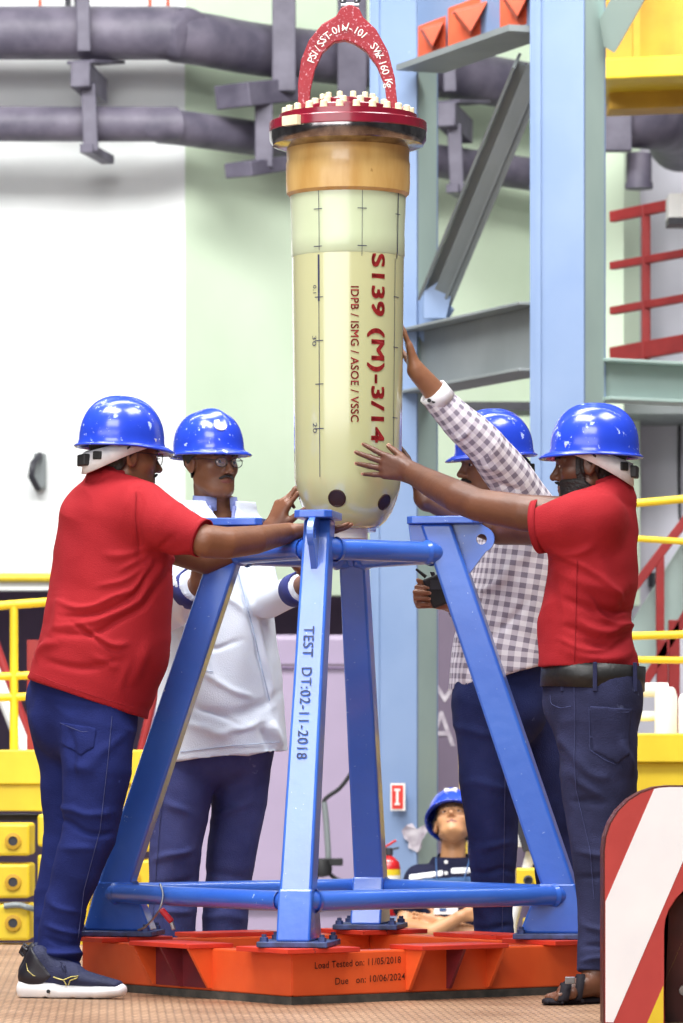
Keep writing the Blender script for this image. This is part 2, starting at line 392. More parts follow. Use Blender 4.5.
# strut and yellow crane girder, top right
tag(MB().bar(P(604, 42, 21.1), P(640, -22, 20.9), .14, .1, (0, 1, 0)).put('knee_strut', M['greysteel_green']), 'pale green sloping strut on the tall column in front of crane girder', 'brace')
g = empty('crane_girder', P(660, 90, 26)); tag(g, 'yellow overhead crane girder in the upper corner', 'girder')
MB().box(P(690, 15, 26.2), .55, .2, .36, (1, -.28, .0)).put('web_plate', M['crane_yellow'], g, bevel=.01)
MB().box(P(690, 78, 26.0), .55, .5, .06, (1, -.28, .0)).put('bottom_flange', M['yellow'], g, bevel=.01)
MB().box(P(690, 98, 26.2), .5, .15, .07, (1, -.28, .0)).put('rail', M['crane_yellow'], g, bevel=.01)
MB().box(P(636, 20, 25.85), .02, .04, .36).put('stiffener', M['crane_yellow'], g)

# ------------------------------------------------------------------ red guard frame and lamp box, upper right
g = empty('guard_rail', P(655, 355, 28)); tag(g, 'dark red gallery guard rail on the upper right wall', 'railing')
for y0, y1, w in ((215, 202, .07), (264, 254, .05), (309, 299, .05), (354, 344, .11)):
    MB().bar(P(612, y0 + 2, 28.2), P(720, y1 - 7, 27.4), .05, w).put('rail', M['red_rail'], g, bevel=.006)
for px in (646, 715):
    MB().bar(P(px, 205, 27.95), P(px, 360, 27.95), .055, .055, (0, 1, 0)).put('post', M['red_rail'], g, bevel=.006)
g = empty('lamp_box', P(678, 224, 27)); tag(g, 'white lamp box with a dark underside near the red rail', 'lamp')
MB().box(P(690, 208, 27), .14, .12, .075).put('housing', M['white'], g, bevel=.008)
MB().box(P(690, 223, 27), .14, .12, .02).put('underside', M['dark'], g)

# wall ledge
tag(MB().box(P(680, 414, 32.9), .65, .6, .045).put('trim_3', M['greysteel']), kind='structure')
tag(MB().box(P(470, 409, 30.0), .5, .25, .03).put('trim_4', M['dark']), kind='structure')

# ------------------------------------------------------------------ right: stair, yellow rails, yellow beam, white pipes
g = empty('stair', P(640, 740, 24)); tag(g, 'grey stringer stair with red handrail on the right', 'stair')
MB().bar(P(612, 690, 24.2), P(720, 520, 24.2), .06, .22).put('stringer', M['greysteel_green'], g, bevel=.004)
MB().bar(P(618, 680, 24.9), P(720, 519, 24.9), .06, .2).put('stringer', M['greysteel_green'], g, bevel=.004)
for k in range(7):
    t = k / 6; c = P(620, 680, 24.55) * (1 - t) + P(712, 535, 24.55) * t
    MB().box(c, .1, .33, .012).put('tread', M['greysteel'], g)
MB().bar(P(620, 606, 24.1), P(720, 475, 24.1), .05, .05).put('handrail', M['red_rail'], g, bevel=.005)
for px, y0, y1 in ((660, 555, 640), (690, 515, 600)):
    MB().bar(P(px, y0, 24.1), P(px, y1, 24.1), .045, .045, (0, 1, 0)).put('baluster', M['red_rail'], g, bevel=.004)
g = empty('stair_support', P(665, 745, 23.6)); tag(g, 'red trestle frame standing below the stair', 'frame')
MB().bar(P(640, 690, 23.6), P(720, 560, 23.6), .06, .05).put('rail', M['red_rail'], g, bevel=.005)
for px, y0 in ((662, 640), (674, 620), (690, 600)):
    MB().bar(P(px, y0, 23.6), V(P(px, 0, 23.6)[0], 23.6, LOW), .06, .06, (0, 1, 0)).put('post', M['red_rail'], g, bevel=.005)
g = empty('yellow_railing', P(670, 735, 18.6)); tag(g, 'yellow tubular railing above the yellow beam at right', 'railing')
for y0, y1, r in ((507, 494, .017), (536, 545, .014), (637, 633, .017), (659, 661, .015)):
    MB().tube([P(595, y0, 18.6), P(740, y1, 18.6)], r, 12).put('rail', M['yellow'], g, 60)
MB().tube([P(735, 480, 18.6), P(735, 735, 18.6)], .02, 12).put('post', M['yellow'], g, 60)
g = empty('yellow_beam', V(P(680, 0, 18.6)[0], 18.6, LOW)); tag(g, 'broad yellow girder behind the striped barrier', 'girder')
MB().box(P(690, 748, 18.6), .34, .25, .06).put('top_plate', M['yellow'], g, bevel=.006)
MB().box(P(690, 800, 18.62), .34, .22, .16).put('web', M['yellow'], g, bevel=.006)
MB().box(P(690, 741, 18.45), .1, .05, .012).put('clip', M['dark'], g)
MB().bar(P(690, 830, 18.62), V(P(690, 0, 18.62)[0], 18.62, LOW), .4, .3, (0, 1, 0)).put('leg', M['yellow'], g)
g = empty('white_pipework', P(665, 733, 18.9)); tag(g, 'white pipework standing on the yellow girder', 'pipe')
MB().tube([P(625, 690, 18.8), P(668, 690, 18.8)], .032, 14).put('branch', M['white'], g, 60)
MB().tube([P(625, 716, 18.8), P(668, 716, 18.8)], .022, 14).put('branch', M['white'], g, 60)
MB().lathe(P(666, 734, 18.7), [(.048, 0), (.048, .16), (.04, .19), (.03, .2)], 18).put('standpipe', M['white'], g, 60)
MB().lathe(P(688, 734, 18.7), [(.042, 0), (.042, .15), (.03, .17)], 18).put('standpipe', M['white'], g, 60)
tag(MB().tube(smooth_path([P(680, 395, 33.41), P(679, 470, 33.41), P(680, 520, 33.41)]), .012, 8).put('conduit', M['dark']), 'thin dark conduit hanging on the lilac wall', 'conduit')
tag(MB().lathe(P(655, 580, 33.46), [(.0, -.06), (.05, -.055), (.055, 0), (.05, .055), (0, .06)], 14, False).put('wall_fitting', M['dark']), 'small dark round fitting on wall behind the stair', 'fitting')

# ------------------------------------------------------------------ left: yellow railing, beam, stacked blocks
g = empty('yellow_railing', P(20, 752, 19.5)); tag(g, 'yellow tubular railing above the long yellow beam at left', 'railing')
for y0, y1, r in ((608, 601, .02), (677, 674, .018), (698, 695, .018)):
    MB().tube([P(-60, y0 + 2, 19.5), P(62, y1, 19.5)], r, 12).put('rail', M['yellow'], g, 60)
for px in (14, -45):
    MB().tube([P(px, 602, 19.5), P(px, 752, 19.5)], .019, 12).put('post', M['yellow'], g, 60)
tag(MB().tube([P(-700, 576, 29.97), P(200, 578, 29.97)], .03, 12).put('yellow_pipe', M['yellow']), 'thin yellow pipe across the foot of the white wall', 'pipe')
tag(MB().tube([P(-8, 668, 21.5), P(165, 1098, 21.5)], .035, 12).put('sloping_tube', M['white']), 'white sloping tube behind the yellow railing', 'tube')
tag(MB().tube([P(-10, 630, 22), P(158, 1092, 22)], .025, 12).put('sloping_tube', M['red_rail']), 'red sloping tube behind the yellow railing', 'tube')
tag(MB().tube([P(165, 650, 22.6), P(62, 1083, 22.6)], .022, 12).put('sloping_tube', M['red_rail']), 'red sloping tube beyond the coat of the man in white', 'tube')
tag(MB().bar(P(37, 640, 19.65), P(37, 750, 19.65), .085, .07, (0, 1, 0)).put('red_post', M['red_rail']), 'dark red upright post standing on the yellow girder behind its railing', 'post')
g = empty('yellow_beam', V(P(60, 0, 19.5)[0], 19.5, LOW)); tag(g, 'long yellow girder over the stacked yellow blocks', 'girder')
MB().box(P(50, 767, 19.5), .6, .3, .075).put('top_plate', M['yellow'], g, bevel=.006)
MB().box(P(50, 797, 19.48), .6, .26, .06).put('web', M['yellow'], g, bevel=.006)
MB().bar(P(175, 800, 19.6), V(P(175, 0, 19.6)[0], 19.6, LOW), .1, .1, (0, 1, 0)).put('leg', M['yellow'], g)
tag(MB().box(P(60, 817, 19.7), .62, .2, .012).put('packing_board', M['dark']), 'dark packing board between yellow girder and stacked blocks', 'board')
rows = ((839, 16), (880, 17), (921, 18), (962, 18), (1003, 18), (1044, 18), (1085, 17))
ORD = ('first', 'second', 'third', 'fourth', 'fifth', 'sixth', 'seventh')
def block(cx, w, py, hh, d, label, grp):
    g = empty('ballast_block', P(cx, py + hh, d)); tag(g, label, 'block', grp)
    MB().box(P(cx, py, d), w * d / F, .16, hh * d / F).put('body', M['yellow'], g, bevel=.012)
    c = P(cx - w * .05, py + 2, d - .16)
    MB().lathe(c, [(.034, 0), (.034, .012), (.02, .014), (.02, .004)], 14, True, (1, 0, 0), (0, 0, 1), (0, -1, 0)).put('lifting_ring', M['crane_yellow'], g, 40)
    MB().lathe(c, [(.019, 0), (.019, .008)], 12, True, (1, 0, 0), (0, 0, 1), (0, -1, 0)).put('socket', M['dark'], g)
for k, (py, hh) in enumerate(rows):
    block(14, 18.5, py, hh, 18.3, ORD[k] + ' yellow ballast block from the top of the front stack', 'front stack of yellow ballast blocks')
for k, (py, hh) in enumerate(rows[:5]):
    block(66, 26, py - 9, hh, 19.3, ORD[k] + ' yellow ballast block from the top of the rear stack', 'rear stack of yellow ballast blocks')
    block(134, 19, py - 4, hh, 19.0, ORD[k] + ' yellow ballast block from the top behind the blue sloping leg', 'third stack of yellow ballast blocks')
tag(MB().tube(smooth_path([P(4, 906, 18.13), P(18, 905, 18.128), P(30, 908, 18.13), P(46, 912, 18.3), P(70, 914, 18.6)]), .012, 8).put('hose', M['greysteel']), 'thin grey hose across the lowest yellow block', 'hose')

# ------------------------------------------------------------------ lilac cabinet, dark bay, lettering, cable
g = empty('lilac_cabinet', V(P(320, 0, 25)[0], 25, LOW)); tag(g, 'large lilac machine cabinet behind the blue stand', 'cabinet')
x0, x1 = P(150, 0, 25)[0], P(384, 0, 25)[0]; z1 = P(0, 634, 25)[2]
poly = [V(x0, 25, LOW), V(x1, 25, LOW), V(x1, 25, z1 - .26)] + arc((x1 - .16, 25, z1 - .26), .16, 0, math.pi / 2, 6, (1, 0, 0), (0, 0, 1)) + [V(x0, 25, z1 - .1)]
MB().prism([V(x0, 25, LOW), V(x1, 25, LOW)] + arc((x1 - .16, 25, z1 - .36), .16, 0, math.pi / 2, 6, (1, 0, 0), (0, 0, 1)) + [V(x0, 25, z1 - .2)], (0, 1.2, 0)).put('body', M['lilac'], g, bevel=.01)
MB().box((P(250, 0, 25)[0] + .1, 25.5, z1 - .1), .55, .4, .1).put('top_housing', M['lilac'], g, bevel=.03)
MB().box(P(310, 665, 24.985), .3, .012, .008).put('seam', M['plum'], g)
MB().box(P(300, 905, 24.98), .5, .015, .012).put('plinth_rail', M['dark'], g)
g = empty('plum_partition', V(P(445, 0, 26)[0], 26, LOW)); tag(g, 'greyish plum partition with faded white letters beyond the column', 'partition')
MB().box((P(452, 0, 26)[0], 26, (LOW + P(0, 560, 26)[2]) / 2), .42, .04, (P(0, 560, 26)[2] - LOW) / 2).put('panel', M['plum'], g)
M['fade_white'] = mat('faded_white_lettering', (196, 190, 196), (140, 128, 142), 14, .7)
for s_, x, y in (('M', 429, 716), ('A', 428, 746), ('T', 456, 746)):
    v, f = text_mesh(s_, .3, 0)
    o = P(x, y, 25.955); put('lettering', [o + V(p[0] * .8, 0, p[1]) for p in v], f, M['fade_white'], g)
tag(MB().bar(P(461, 740, 22.8), P(466, 900, 22.8), .03, .03, (0, 1, 0)).put('yellow_stake', M['yellow']), 'thin yellow stake behind the crouching visitor', 'stake')
g = empty('hanging_cable', P(330, 905, 23.5)); tag(g, 'looped black and grey cable hanging in front of lilac cabinet', 'cable')
MB().tube(smooth_path([P(352, 772, 23.5), P(340, 788, 23.5), P(324, 801, 23.5), P(326, 820, 23.5), P(328, 850, 23.5), P(326, 868, 23.5), P(335, 878, 23.4), P(350, 884, 23.4)]), .011, 8).put('cable', M['black'], g, 60)
MB().tube(smooth_path([P(324, 802, 23.45), P(326, 820, 23.45), P(328, 850, 23.45), P(328, 862, 23.45)]), .016, 8).put('sleeve', M['greysteel'], g, 60)
MB().lathe(P(322, 868, 23.4), [(0, -.05), (.05, -.04), (.055, 0), (.04, .045), (0, .05)], 12, False).put('connector', M['black'], g, 60)
MB().box(P(326, 862, 23.4), .09, .02, .02).put('handle', M['black'], g, bevel=.005)
MB().tube([P(318, 868, 23.4), P(312, 915, 23.4), P(345, 900, 23.4)], .009, 8).put('lead', M['black'], g, 60)

# sign on the column and extinguisher
g = empty('fire_sign', P(398, 812, 21.9)); tag(g, 'small red and white extinguisher sign on the steel column', 'sign')
uxs, uys = V(math.cos(-.42), math.sin(-.42), 0), V(-math.sin(-.42), math.cos(-.42), 0)
sc = P(398, 797, 22.41)
M['sign_red'] = mat('sign_red', (206, 60, 52), (196, 52, 46), 12, .5); M['sign_white'] = mat('sign_white', (236, 232, 226), (228, 224, 220), 12, .5)
MB().box(sc, .04, .004, .07, uxs, uys).put('board', M['sign_white'], g)
MB().box(sc - uys * .005, .031, .003, .06, uxs, uys).put('red_field', M['sign_red'], g)
MB().box(sc - uys * .009, .006, .002, .036, uxs, uys).box(sc - uys * .009 + V(0, 0, .036), .016, .002, .006, uxs, uys).box(sc - uys * .009 - V(0, 0, .036), .014, .002, .005, uxs, uys).put('symbol', M['sign_white'], g)
tag(MB().add(*(lambda r: ([P(415 + 14 * math.cos(t) * r[k] / 10, 838 + 16 * math.sin(t) * r[k] / 10, 22.42 - .01 * (k % 2)) for k, t in enumerate(np.linspace(0, 2 * math.pi, 14, endpoint=False))], [tuple(range(14))]))(RNG.uniform(5, 11, 14))).put('paint_splash', M['fade_white'], solid=.004), 'ragged pale paint patch on the column beside the extinguisher', 'paint patch')

g = empty('fire_extinguisher', P(389, 918, 21.6)); tag(g, 'red fire extinguisher hanging by the steel column', 'fire extinguisher')
c = P(389, 916, 21.6)
M['ext_red'] = mat('extinguisher_red', (196, 30, 36), (182, 26, 32), 8, .3, coat=.5)
MB().lathe(c, [(.05, 0), (.056, .012), (.056, .24), (.05, .265), (.03, .285), (.016, .295), (.016, .31)], 20).put('cylinder', M['ext_red'], g, 40)
MB().lathe(c + V(0, 0, .155), [(.0568, 0), (.0568, .075)], 20, False).put('label_band', M['yellow'], g, 40)
MB().lathe(c + V(0, 0, .16), [(.0572, .02), (.0572, .04)], 20, False).put('label_stripe', M['sign_white'], g, 40)
MB().lathe(c + V(0, 0, .3), [(.02, 0), (.02, .03), (.012, .035)], 14).put('valve', M['dark'], g, 40)
MB().bar(c + V(-.02, 0, .338), c + V(.035, 0, .372), .02, .012).put('lever', M['ext_red'], g, bevel=.003)
MB().bar(c + V(-.02, 0, .32), c + V(.05, 0, .335), .02, .01).put('handle', M['dark'], g, bevel=.003)
MB().tube(smooth_path([c + V(-.01, 0, .325), c + V(-.06, -.01, .3), c + V(-.075, -.02, .2), c + V(-.066, -.03, .08)]), .009, 10).put('hose', M['black'], g, 60)
MB().box(c + V(0, .07, .2), .03, .03, .03).put('wall_clip', M['dark'], g)

# yellow machine seen past the jeans of the man in the checked shirt
g = empty('yellow_machine', V(P(540, 0, 18.4)[0], 18.4, LOW)); tag(g, 'yellow and white machine glimpsed behind the blue stand foot', 'machine')
MB().box(P(548, 800, 18.6), .16, .12, .05).put('head_block', M['yellow'], g, bevel=.01)
MB().box(P(522, 841, 18.5), .035, .05, .025).put('white_box', M['white'], g, bevel=.005)
MB().bar(P(530, 850, 18.45), P(520, 815, 18.45), .06, .05, (0, 1, 0)).put('arm', M['dark'], g, bevel=.005)
MB().bar(P(570, 842, 18.4), P(585, 896, 18.4), .08, .06, (0, 1, 0)).put('arm', M['yellow'], g, bevel=.006)
MB().box(P(527, 880, 18.4), .045, .05, .05).put('bearing_block', M['yellow'], g, bevel=.008)
MB().lathe(P(528, 880, 18.34), [(.02, 0), (.02, .02), (.012, .022), (.012, .01)], 14, True, (1, 0, 0), (0, 0, 1), (0, -1, 0)).put('bearing', M['dark'], g)
MB().tube(smooth_path([P(531, 852, 18.5), P(524, 880, 18.5), P(517, 905, 18.5), P(511, 932, 18.5), P(514, 960, 18.5)]), .022, 12).put('white_tube', M['white'], g, 60)
MB().bar(P(545, 810, 18.7), V(P(548, 0, 18.7)[0], 18.7, LOW), .12, .1, (0, 1, 0)).put('stand', M['dark'], g)
MB().box(P(535, 925, 18.5), .05, .05, .03).put('lower_block', M['yellow'], g, bevel=.006)
# ------------------------------------------------------------------ blue support stand on its orange base
M['blue'] = mat('blue_stand_paint', (64, 114, 214), (50, 98, 200), 3, .3, c3=(168, 198, 236), sscale=60, sthr=.68, coat=.65, bump=.25, bscale=30)
M['blue_face'] = mat('worn_blue_stand_paint', (96, 150, 232), (62, 116, 220), 5, .3, c3=(206, 226, 246), sscale=30, sthr=.66, coat=.5, bump=.3, bscale=40, stretch=(3, 3, 1))
M['footplate'] = mat('blue_black_foot_plate', (44, 52, 84), (66, 84, 140), 30, .5)
M['orange'] = mat('orange_base_paint', (232, 96, 44), (220, 82, 38), 5, .4, c3=(150, 44, 34), sscale=14, sthr=.71, bump=.25, bscale=24)
M['orange_red'] = mat('red_orange_plate_paint', (214, 62, 38), (196, 52, 40), 9, .45, c3=(120, 40, 44), sscale=22, sthr=.66, bump=.3, bscale=24)
M['maroon_in'] = mat('dark_maroon', (126, 38, 46), (100, 32, 44), 9, .55)  # deeper red for the pocket back and the middle gussets
M['skid'] = mat('dark_skid_strip', (56, 56, 54), (84, 80, 74), 24, .6)
M['marker'] = mat('marker_ink', (38, 20, 18), (60, 30, 24), 40, .6)
M['stencil_grey'] = mat('stencil_ink', (34, 44, 70), (48, 62, 96), 40, .6)

SC = V(-.015, 12.97, 0)
th = math.atan2(.99, .13)
def dirk(a): return V(math.cos(a), math.sin(a), 0)
e_rear = unit(V(.16, .987, 0)); e_right = V(e_rear[1], -e_rear[0], 0)
DIRS = [-e_rear, e_right, e_rear, -e_right]          # front, right, rear, left
ZB, ZT, RB, RT = .175, 1.372, .708, .3
def legR(z): return RB + (RT - RB) * (z - ZB) / (ZT - ZB)
UPZ = V(0, 0, 1)
stand = empty('support_stand', SC + V(0, 0, .16)); tag(stand, 'blue four-legged steel support stand on the orange base', 'stand')
for k, e in enumerate(DIRS):
    t = np.cross(UPZ, e)
    def sec(z, wr, wt, dr=0): 
        c = SC + e * (legR(z) + dr) + UPZ * z
        return [c - e * wr - t * wt, c + e * wr - t * wt, c + e * wr + t * wt, c - e * wr + t * wt]
    leg = MB().loft([sec(.30, .05, .046), sec(ZT, .046, .039)]).put('leg', M['blue'] , stand, bevel=.008)
    ft = MB()
    cB = SC + UPZ * ZB
    ft.loft([[cB + e * (RB - .16) - t * .048, cB + e * (RB + .045) - t * .048, cB + e * (RB + .045) + t * .048, cB + e * (RB - .16) + t * .048], sec(.32, .053, .048)])
    ft.put('foot', M['blue'], leg, bevel=.006)
    MB().box(SC + e * (RB - .055) + UPZ * .167, .118, .1, .008, e, t).put('foot_plate', M['footplate'], leg, bevel=.003)
    for a_, b_ in ((-1, -1), (1, -1), (1, 1), (-1, 1)):
        MB().lathe(SC + e * (RB - .055 + a_ * .095) + t * b_ * .082 + UPZ * .175, [(.012, 0), (.012, .011), (.007, .012), (.007, .02)], 6).put('bolt', M['footplate'], leg)
    # top plate with chamfered corners
    zc = ZT + .0; r0, r1, w, ch = RT - .085, RT + .13, .055, .018
    pl = [(r0 + ch, -w), (r1 - ch, -w), (r1, -w + ch), (r1, w - ch), (r1 - ch, w), (r0 + ch, w), (r0, w - ch), (r0, -w + ch)]
    tp = MB().prism([SC + e * r + t * q + UPZ * zc for r, q in pl], (0, 0, .022)).put('top_plate', M['blue'], leg, bevel=.003)
    # inner and outer gussets under the plate; the outer one carries the lifting eye
    MB().prism([SC + e * (RT - .085) + UPZ * zc - t * .008, SC + e * (RT - .02) + UPZ * zc - t * .008, SC + e * (RT + .02) + UPZ * (zc - .11) - t * .008, SC + e * (RT - .02) + UPZ * (zc - .11) - t * .008, SC + e * (RT - .075) + UPZ * (zc - .075) - t * .008], t * .016).put('gusset', M['blue'], leg, bevel=.002)
    zh, rh = zc - .045, RT + .132
    out = [(RT + .03, zc), (RT + .13, zc)] + [(rh + .038 * math.cos(a), zh + .038 * math.sin(a)) for a in np.linspace(math.radians(60), math.radians(-70), 9)] + [(RT + .085, zc - .16), (RT + .06, zc - .16)]
    lug = MB()
    pts = [SC + e * r + UPZ * z - t * .009 for r, z in out]
    hole = [SC + e * (rh + .016 * math.cos(a)) + UPZ * (zh + .016 * math.sin(a)) - t * .009 for a in np.linspace(0, 2 * math.pi, 14, endpoint=False)]
    bm = bmesh.new()
    bv = [bm.verts.new(p) for p in pts]; hv = [bm.verts.new(p) for p in hole]
    ed = [bm.edges.new((bv[i], bv[(i + 1) % len(bv)])) for i in range(len(bv))] + [bm.edges.new((hv[i], hv[(i + 1) % len(hv)])) for i in range(len(hv))]
    bmesh.ops.triangle_fill(bm, edges=ed, use_beauty=True)
    r_ = bmesh.ops.extrude_face_region(bm, geom=bm.faces[:]); bmesh.ops.translate(bm, verts=[q for q in r_['geom'] if isinstance(q, bmesh.types.BMVert)], vec=Vector(t * .018))
    bm.verts.index_update(); vv = [q.co[:] for q in bm.verts]; ff = [tuple(q.index for q in p.verts) for p in bm.faces]; bm.free()
    lug.add(vv, ff).put('lifting_lug', M['blue'], leg)
    if k == 0:   # stencilled test date on the leg that faces the viewer
        v, f = text_mesh('TEST  DT:02-11-2018', .056, .004, 1.12)
        zs = CAMH + (HY - 625) * 12.45 / F; L = .40; s = L / v[:, 0].max()
        d0 = SC + e * (legR(zs) + .0468) + UPZ * zs; d1 = SC + e * (legR(zs - L) + .0486) + UPZ * (zs - L)
        dn = unit(d1 - d0); yv = t if t[0] > 0 else -t
        put('lettering', [d0 + dn * (p[0] * s) + yv * (p[1] * .75 - .018) + e * .0055 for p in v], f, M['stencil_grey'], leg)
    # ring tubes to the next leg
    e2 = DIRS[(k + 1) % 4]
    for z, r, dr, nm in ((1.288, .031, -.01, 'upper_tube'), (.285, .0285, .024, 'lower_tube')):
        a = SC + e * (legR(z) + dr) + UPZ * z; b = SC + e2 * (legR(z) + dr) + UPZ * z
        if nm == 'lower_tube': a = a + t * .0 ; 
        MB().tube([a, b], r, 20).put(nm, M['blue'], stand, 50)
        for q, s_ in ((a, b - a), (b, a - b)):
            u = unit(s_); MB().tube([q + u * .062, q + u * .075], [r + .006, r + .001], 20, False).put('weld', M['blue'], stand, 50)

base = empty('base_frame', SC); tag(base, 'orange welded steel base frame under the blue stand', 'base frame')
RC = .768; hb, wb = .06, .045
cor = [SC + e * RC for e in DIRS]; cin = [SC + e * (RC - .125) for e in DIRS]
for k in range(4):
    k2 = (k + 1) % 4
    quad = [cor[k], cor[k2], cin[k2], cin[k]]
    MB().prism([p + UPZ * .022 for p in quad], (0, 0, .122)).put('beam', M['orange'], base, bevel=.005)
    q2 = [SC + (p - SC) * 1.006 for p in (cor[k], cor[k2])] + [SC + (p - SC) * .99 for p in (cin[k2], cin[k])]
    MB().prism([p for p in q2], (0, 0, .022)).put('skid_strip', M['skid'], base)
    u = unit(cor[k2] - cor[k]); n = unit(V(u[1], -u[0], 0)); mid = (cor[k] + cor[k2]) / 2
    if n.dot(mid - SC) < 0: n = -n
    L = .155
    br = MB().prism([mid + u * s * L + n * q + UPZ * .144 for s, q in ((-1, -.07), (1, -.07), (1, .085), (-1, .085))], (0, 0, .013)).put('fork_plate', M['orange_red'], base, bevel=.002)
    for s in (-1, 0, 1):
        p0 = mid + u * s * (L - .012) - u * .005
        MB().prism([p0 + n * 0 + UPZ * .144, p0 + n * .08 + UPZ * .144, p0 + n * .012 + UPZ * .03, p0 + UPZ * .03], u * .01).put('gusset', M['orange'] if s else M['maroon_in'], br)
    MB().prism([mid + u * s * (L - .02) + n * .0025 + UPZ * z for s, z in ((-1, .03), (1, .03), (1, .142), (-1, .142))], n * .002).put('pocket_back', M['maroon_in'], br) if k in (3,) else None
    e = DIRS[k]; t = np.cross(UPZ, e)
    MB().box(SC + e * (RB - .04) + UPZ * .151, .125, .125, .007, unit(e + t), unit(t - e)).put('corner_plate', M['orange_red'], base, bevel=.002)
# hand-written test date on the face to the right of the front corner
fu = unit(cor[1] - cor[0]); fn = unit(V(fu[1], -fu[0], 0))
for s_, x, z, wd, sl in (('Load Tested on: 11/05/2018', .075, .098, .30, .028), ('Due   on: 10/06/2024', .145, .052, .245, .028)):
    v, f = text_mesh(s_, .034, .002, 1.05); sx = wd / v[:, 0].max()
    put('lettering', [cor[0] + fu * (x + p[0] * sx) + UPZ * (z + p[1] * .8 + .06 * p[0] * sx * .5) + fn * .0025 for p in v], f, M['marker'], base)

# small red clip on a wire at the left foot
g = empty('wire_clip', P(161, 905, 12.86)); tag(g, 'small red clip on a grey wire hanging from the left lower tube', 'clip')
M['clip_red'] = mat('clip_red', (170, 24, 40), (140, 20, 34), 20, .35)
MB().tube(smooth_path([P(160, 884, 12.78), P(163, 896, 12.76), P(158, 912, 12.76), P(146, 926, 12.8), P(138, 930, 12.82)]), .003, 8).put('wire', M['steel'], g, 60)
MB().bar(P(161, 909, 12.755), P(172, 922, 12.755), .018, .022, (0, 1, 0)).put('clip_body', M['clip_red'], g, bevel=.005)
MB().bar(P(171, 921, 12.755), P(174, 930, 12.755), .012, .014, (0, 1, 0)).put('clip_tip', M['steel'], g, bevel=.003)

# ------------------------------------------------------------------ the canister being lowered
CD = 12.97; CC = V((348 - CX) * CD / F, CD, 0)
def zc(py): return CAMH + (HY - py) * CD / F
M['casing'] = mat('yellowish_composite_casing', (198, 199, 154), (188, 190, 142), 2.0, .2, coat=1.0, stretch=(1, 1, .25), spec=.6)
M['casing_up'] = mat('pale_green_composite', (198, 208, 176), (188, 200, 164), 3, .3, coat=.5)
M['collar'] = mat('amber_phenolic_collar', (208, 172, 108), (192, 150, 84), 10, .35, c3=(140, 96, 40), sscale=16, sthr=.72, stretch=(2, 2, .5), coat=.3)
M['maroon'] = mat('maroon_flange_paint', (138, 22, 46), (116, 18, 40), 12, .25, coat=.6)
M['chrome'] = mat('polished_steel', (176, 170, 170), (120, 112, 114), 26, .16, metal=1.0)
M['bail_red'] = mat('worn_red_bail_paint', (160, 30, 44), (142, 24, 38), 14, .4, c3=(204, 150, 162), sscale=110, sthr=.58)
M['bolt'] = mat('ivory_bolt_caps', (236, 230, 196), (222, 214, 176), 20, .4)
M['port'] = mat('dark_brown_port', (52, 24, 18), (40, 18, 14), 20, .5)
M['ink'] = mat('dark_blue_ink', (40, 42, 72), (58, 58, 90), 40, .6)
M['stencil_red'] = mat('stencil_red_paint', (150, 30, 30), (134, 24, 28), 30, .5, c3=(200, 170, 120), sscale=90, sthr=.7)
can = empty('rocket_canister', V(CC[0], CC[1], zc(541))); tag(can, 'tall yellow-green cylindrical canister with stencilled red lettering, lowered into the stand', 'canister')
def Rz(py):   # casing radius by height
    return .1655 + (.158 - .1655) * (py - 255) / (478 - 255)
prof = [(.078, zc(529)), (.092, zc(527)), (.112, zc(521)), (.13, zc(512)), (.144, zc(500)), (.153, zc(489)), (.158, zc(477)), (Rz(400), zc(400)), (Rz(320), zc(320)), (Rz(257), zc(257))]
MB().lathe(CC, prof, 96).put('casing', M['casing'], can, 40)
MB().lathe(CC, [(.1655, zc(258)), (.1675, zc(256)), (.1675, zc(238)), (.1665, zc(236)), (.171, zc(198)), (.17, zc(190))], 96).put('upper_casing', M['casing_up'], can, 40)
MB().lathe(CC, [(.172, zc(197)), (.181, zc(194)), (.183, zc(185)), (.183, zc(164)), (.181, zc(162)), (.1815, zc(150)), (.178, zc(140))], 96).put('collar', M['collar'], can, 30)
MB().lathe(CC, [(.185, zc(150)), (.222, zc(146)), (.231, zc(141)), (.232, zc(133))], 96).put('lower_flange', M['chrome'], can, 30)
MB().lathe(CC, [(.231, zc(133)), (.233, zc(132)), (.233, zc(124)), (.231, zc(123))], 96).put('upper_flange', M['maroon'], can, 30)
MB().lathe(CC, [(.204, zc(123)), (.204, zc(116))], 96).put('clamp_ring', M['maroon'], can, 30)
MB().lathe(CC, [(.135, zc(116)), (.135, zc(109)), (.133, zc(108))], 64).put('cover_plate', M['maroon'], can, 30)
MB().lathe(CC, [(.092, zc(108)), (.092, zc(102)), (.09, zc(101))], 64).put('cover_boss', M['maroon'], can, 30)
def boltring(R, z, n, r, h, ph=0):
    for i in range(n):
        a = 2 * math.pi * i / n + ph
        MB().lathe(CC + V(R * math.cos(a), R * math.sin(a), z), [(r * 1.1, 0), (r * 1.1, h * .25), (r, h * .28), (r, h * .9), (r * .8, h)], 10).put('bolt', M['bolt'], can, 40)
boltring(.186, zc(116), 24, .0105, .021, .13); boltring(.113, zc(108), 14, .0105, .02, .1); boltring(.076, zc(101), 12, .009, .018, .2)
MB().box(CC + V(-.165, -.175, zc(129)), .03, .008, .014, (1, -.9, 0), (.9, 1, 0)).put('name_plate', M['bolt'], can)
MB().lathe(CC, [(.052, zc(540)), (.058, zc(539)), (.058, zc(529))], 40).put('nozzle_ring', M['white'], can, 30)
MB().lathe(CC, [(.05, zc(546)), (.05, zc(540))], 40).put('nozzle_cap', M['dark'], can, 30)
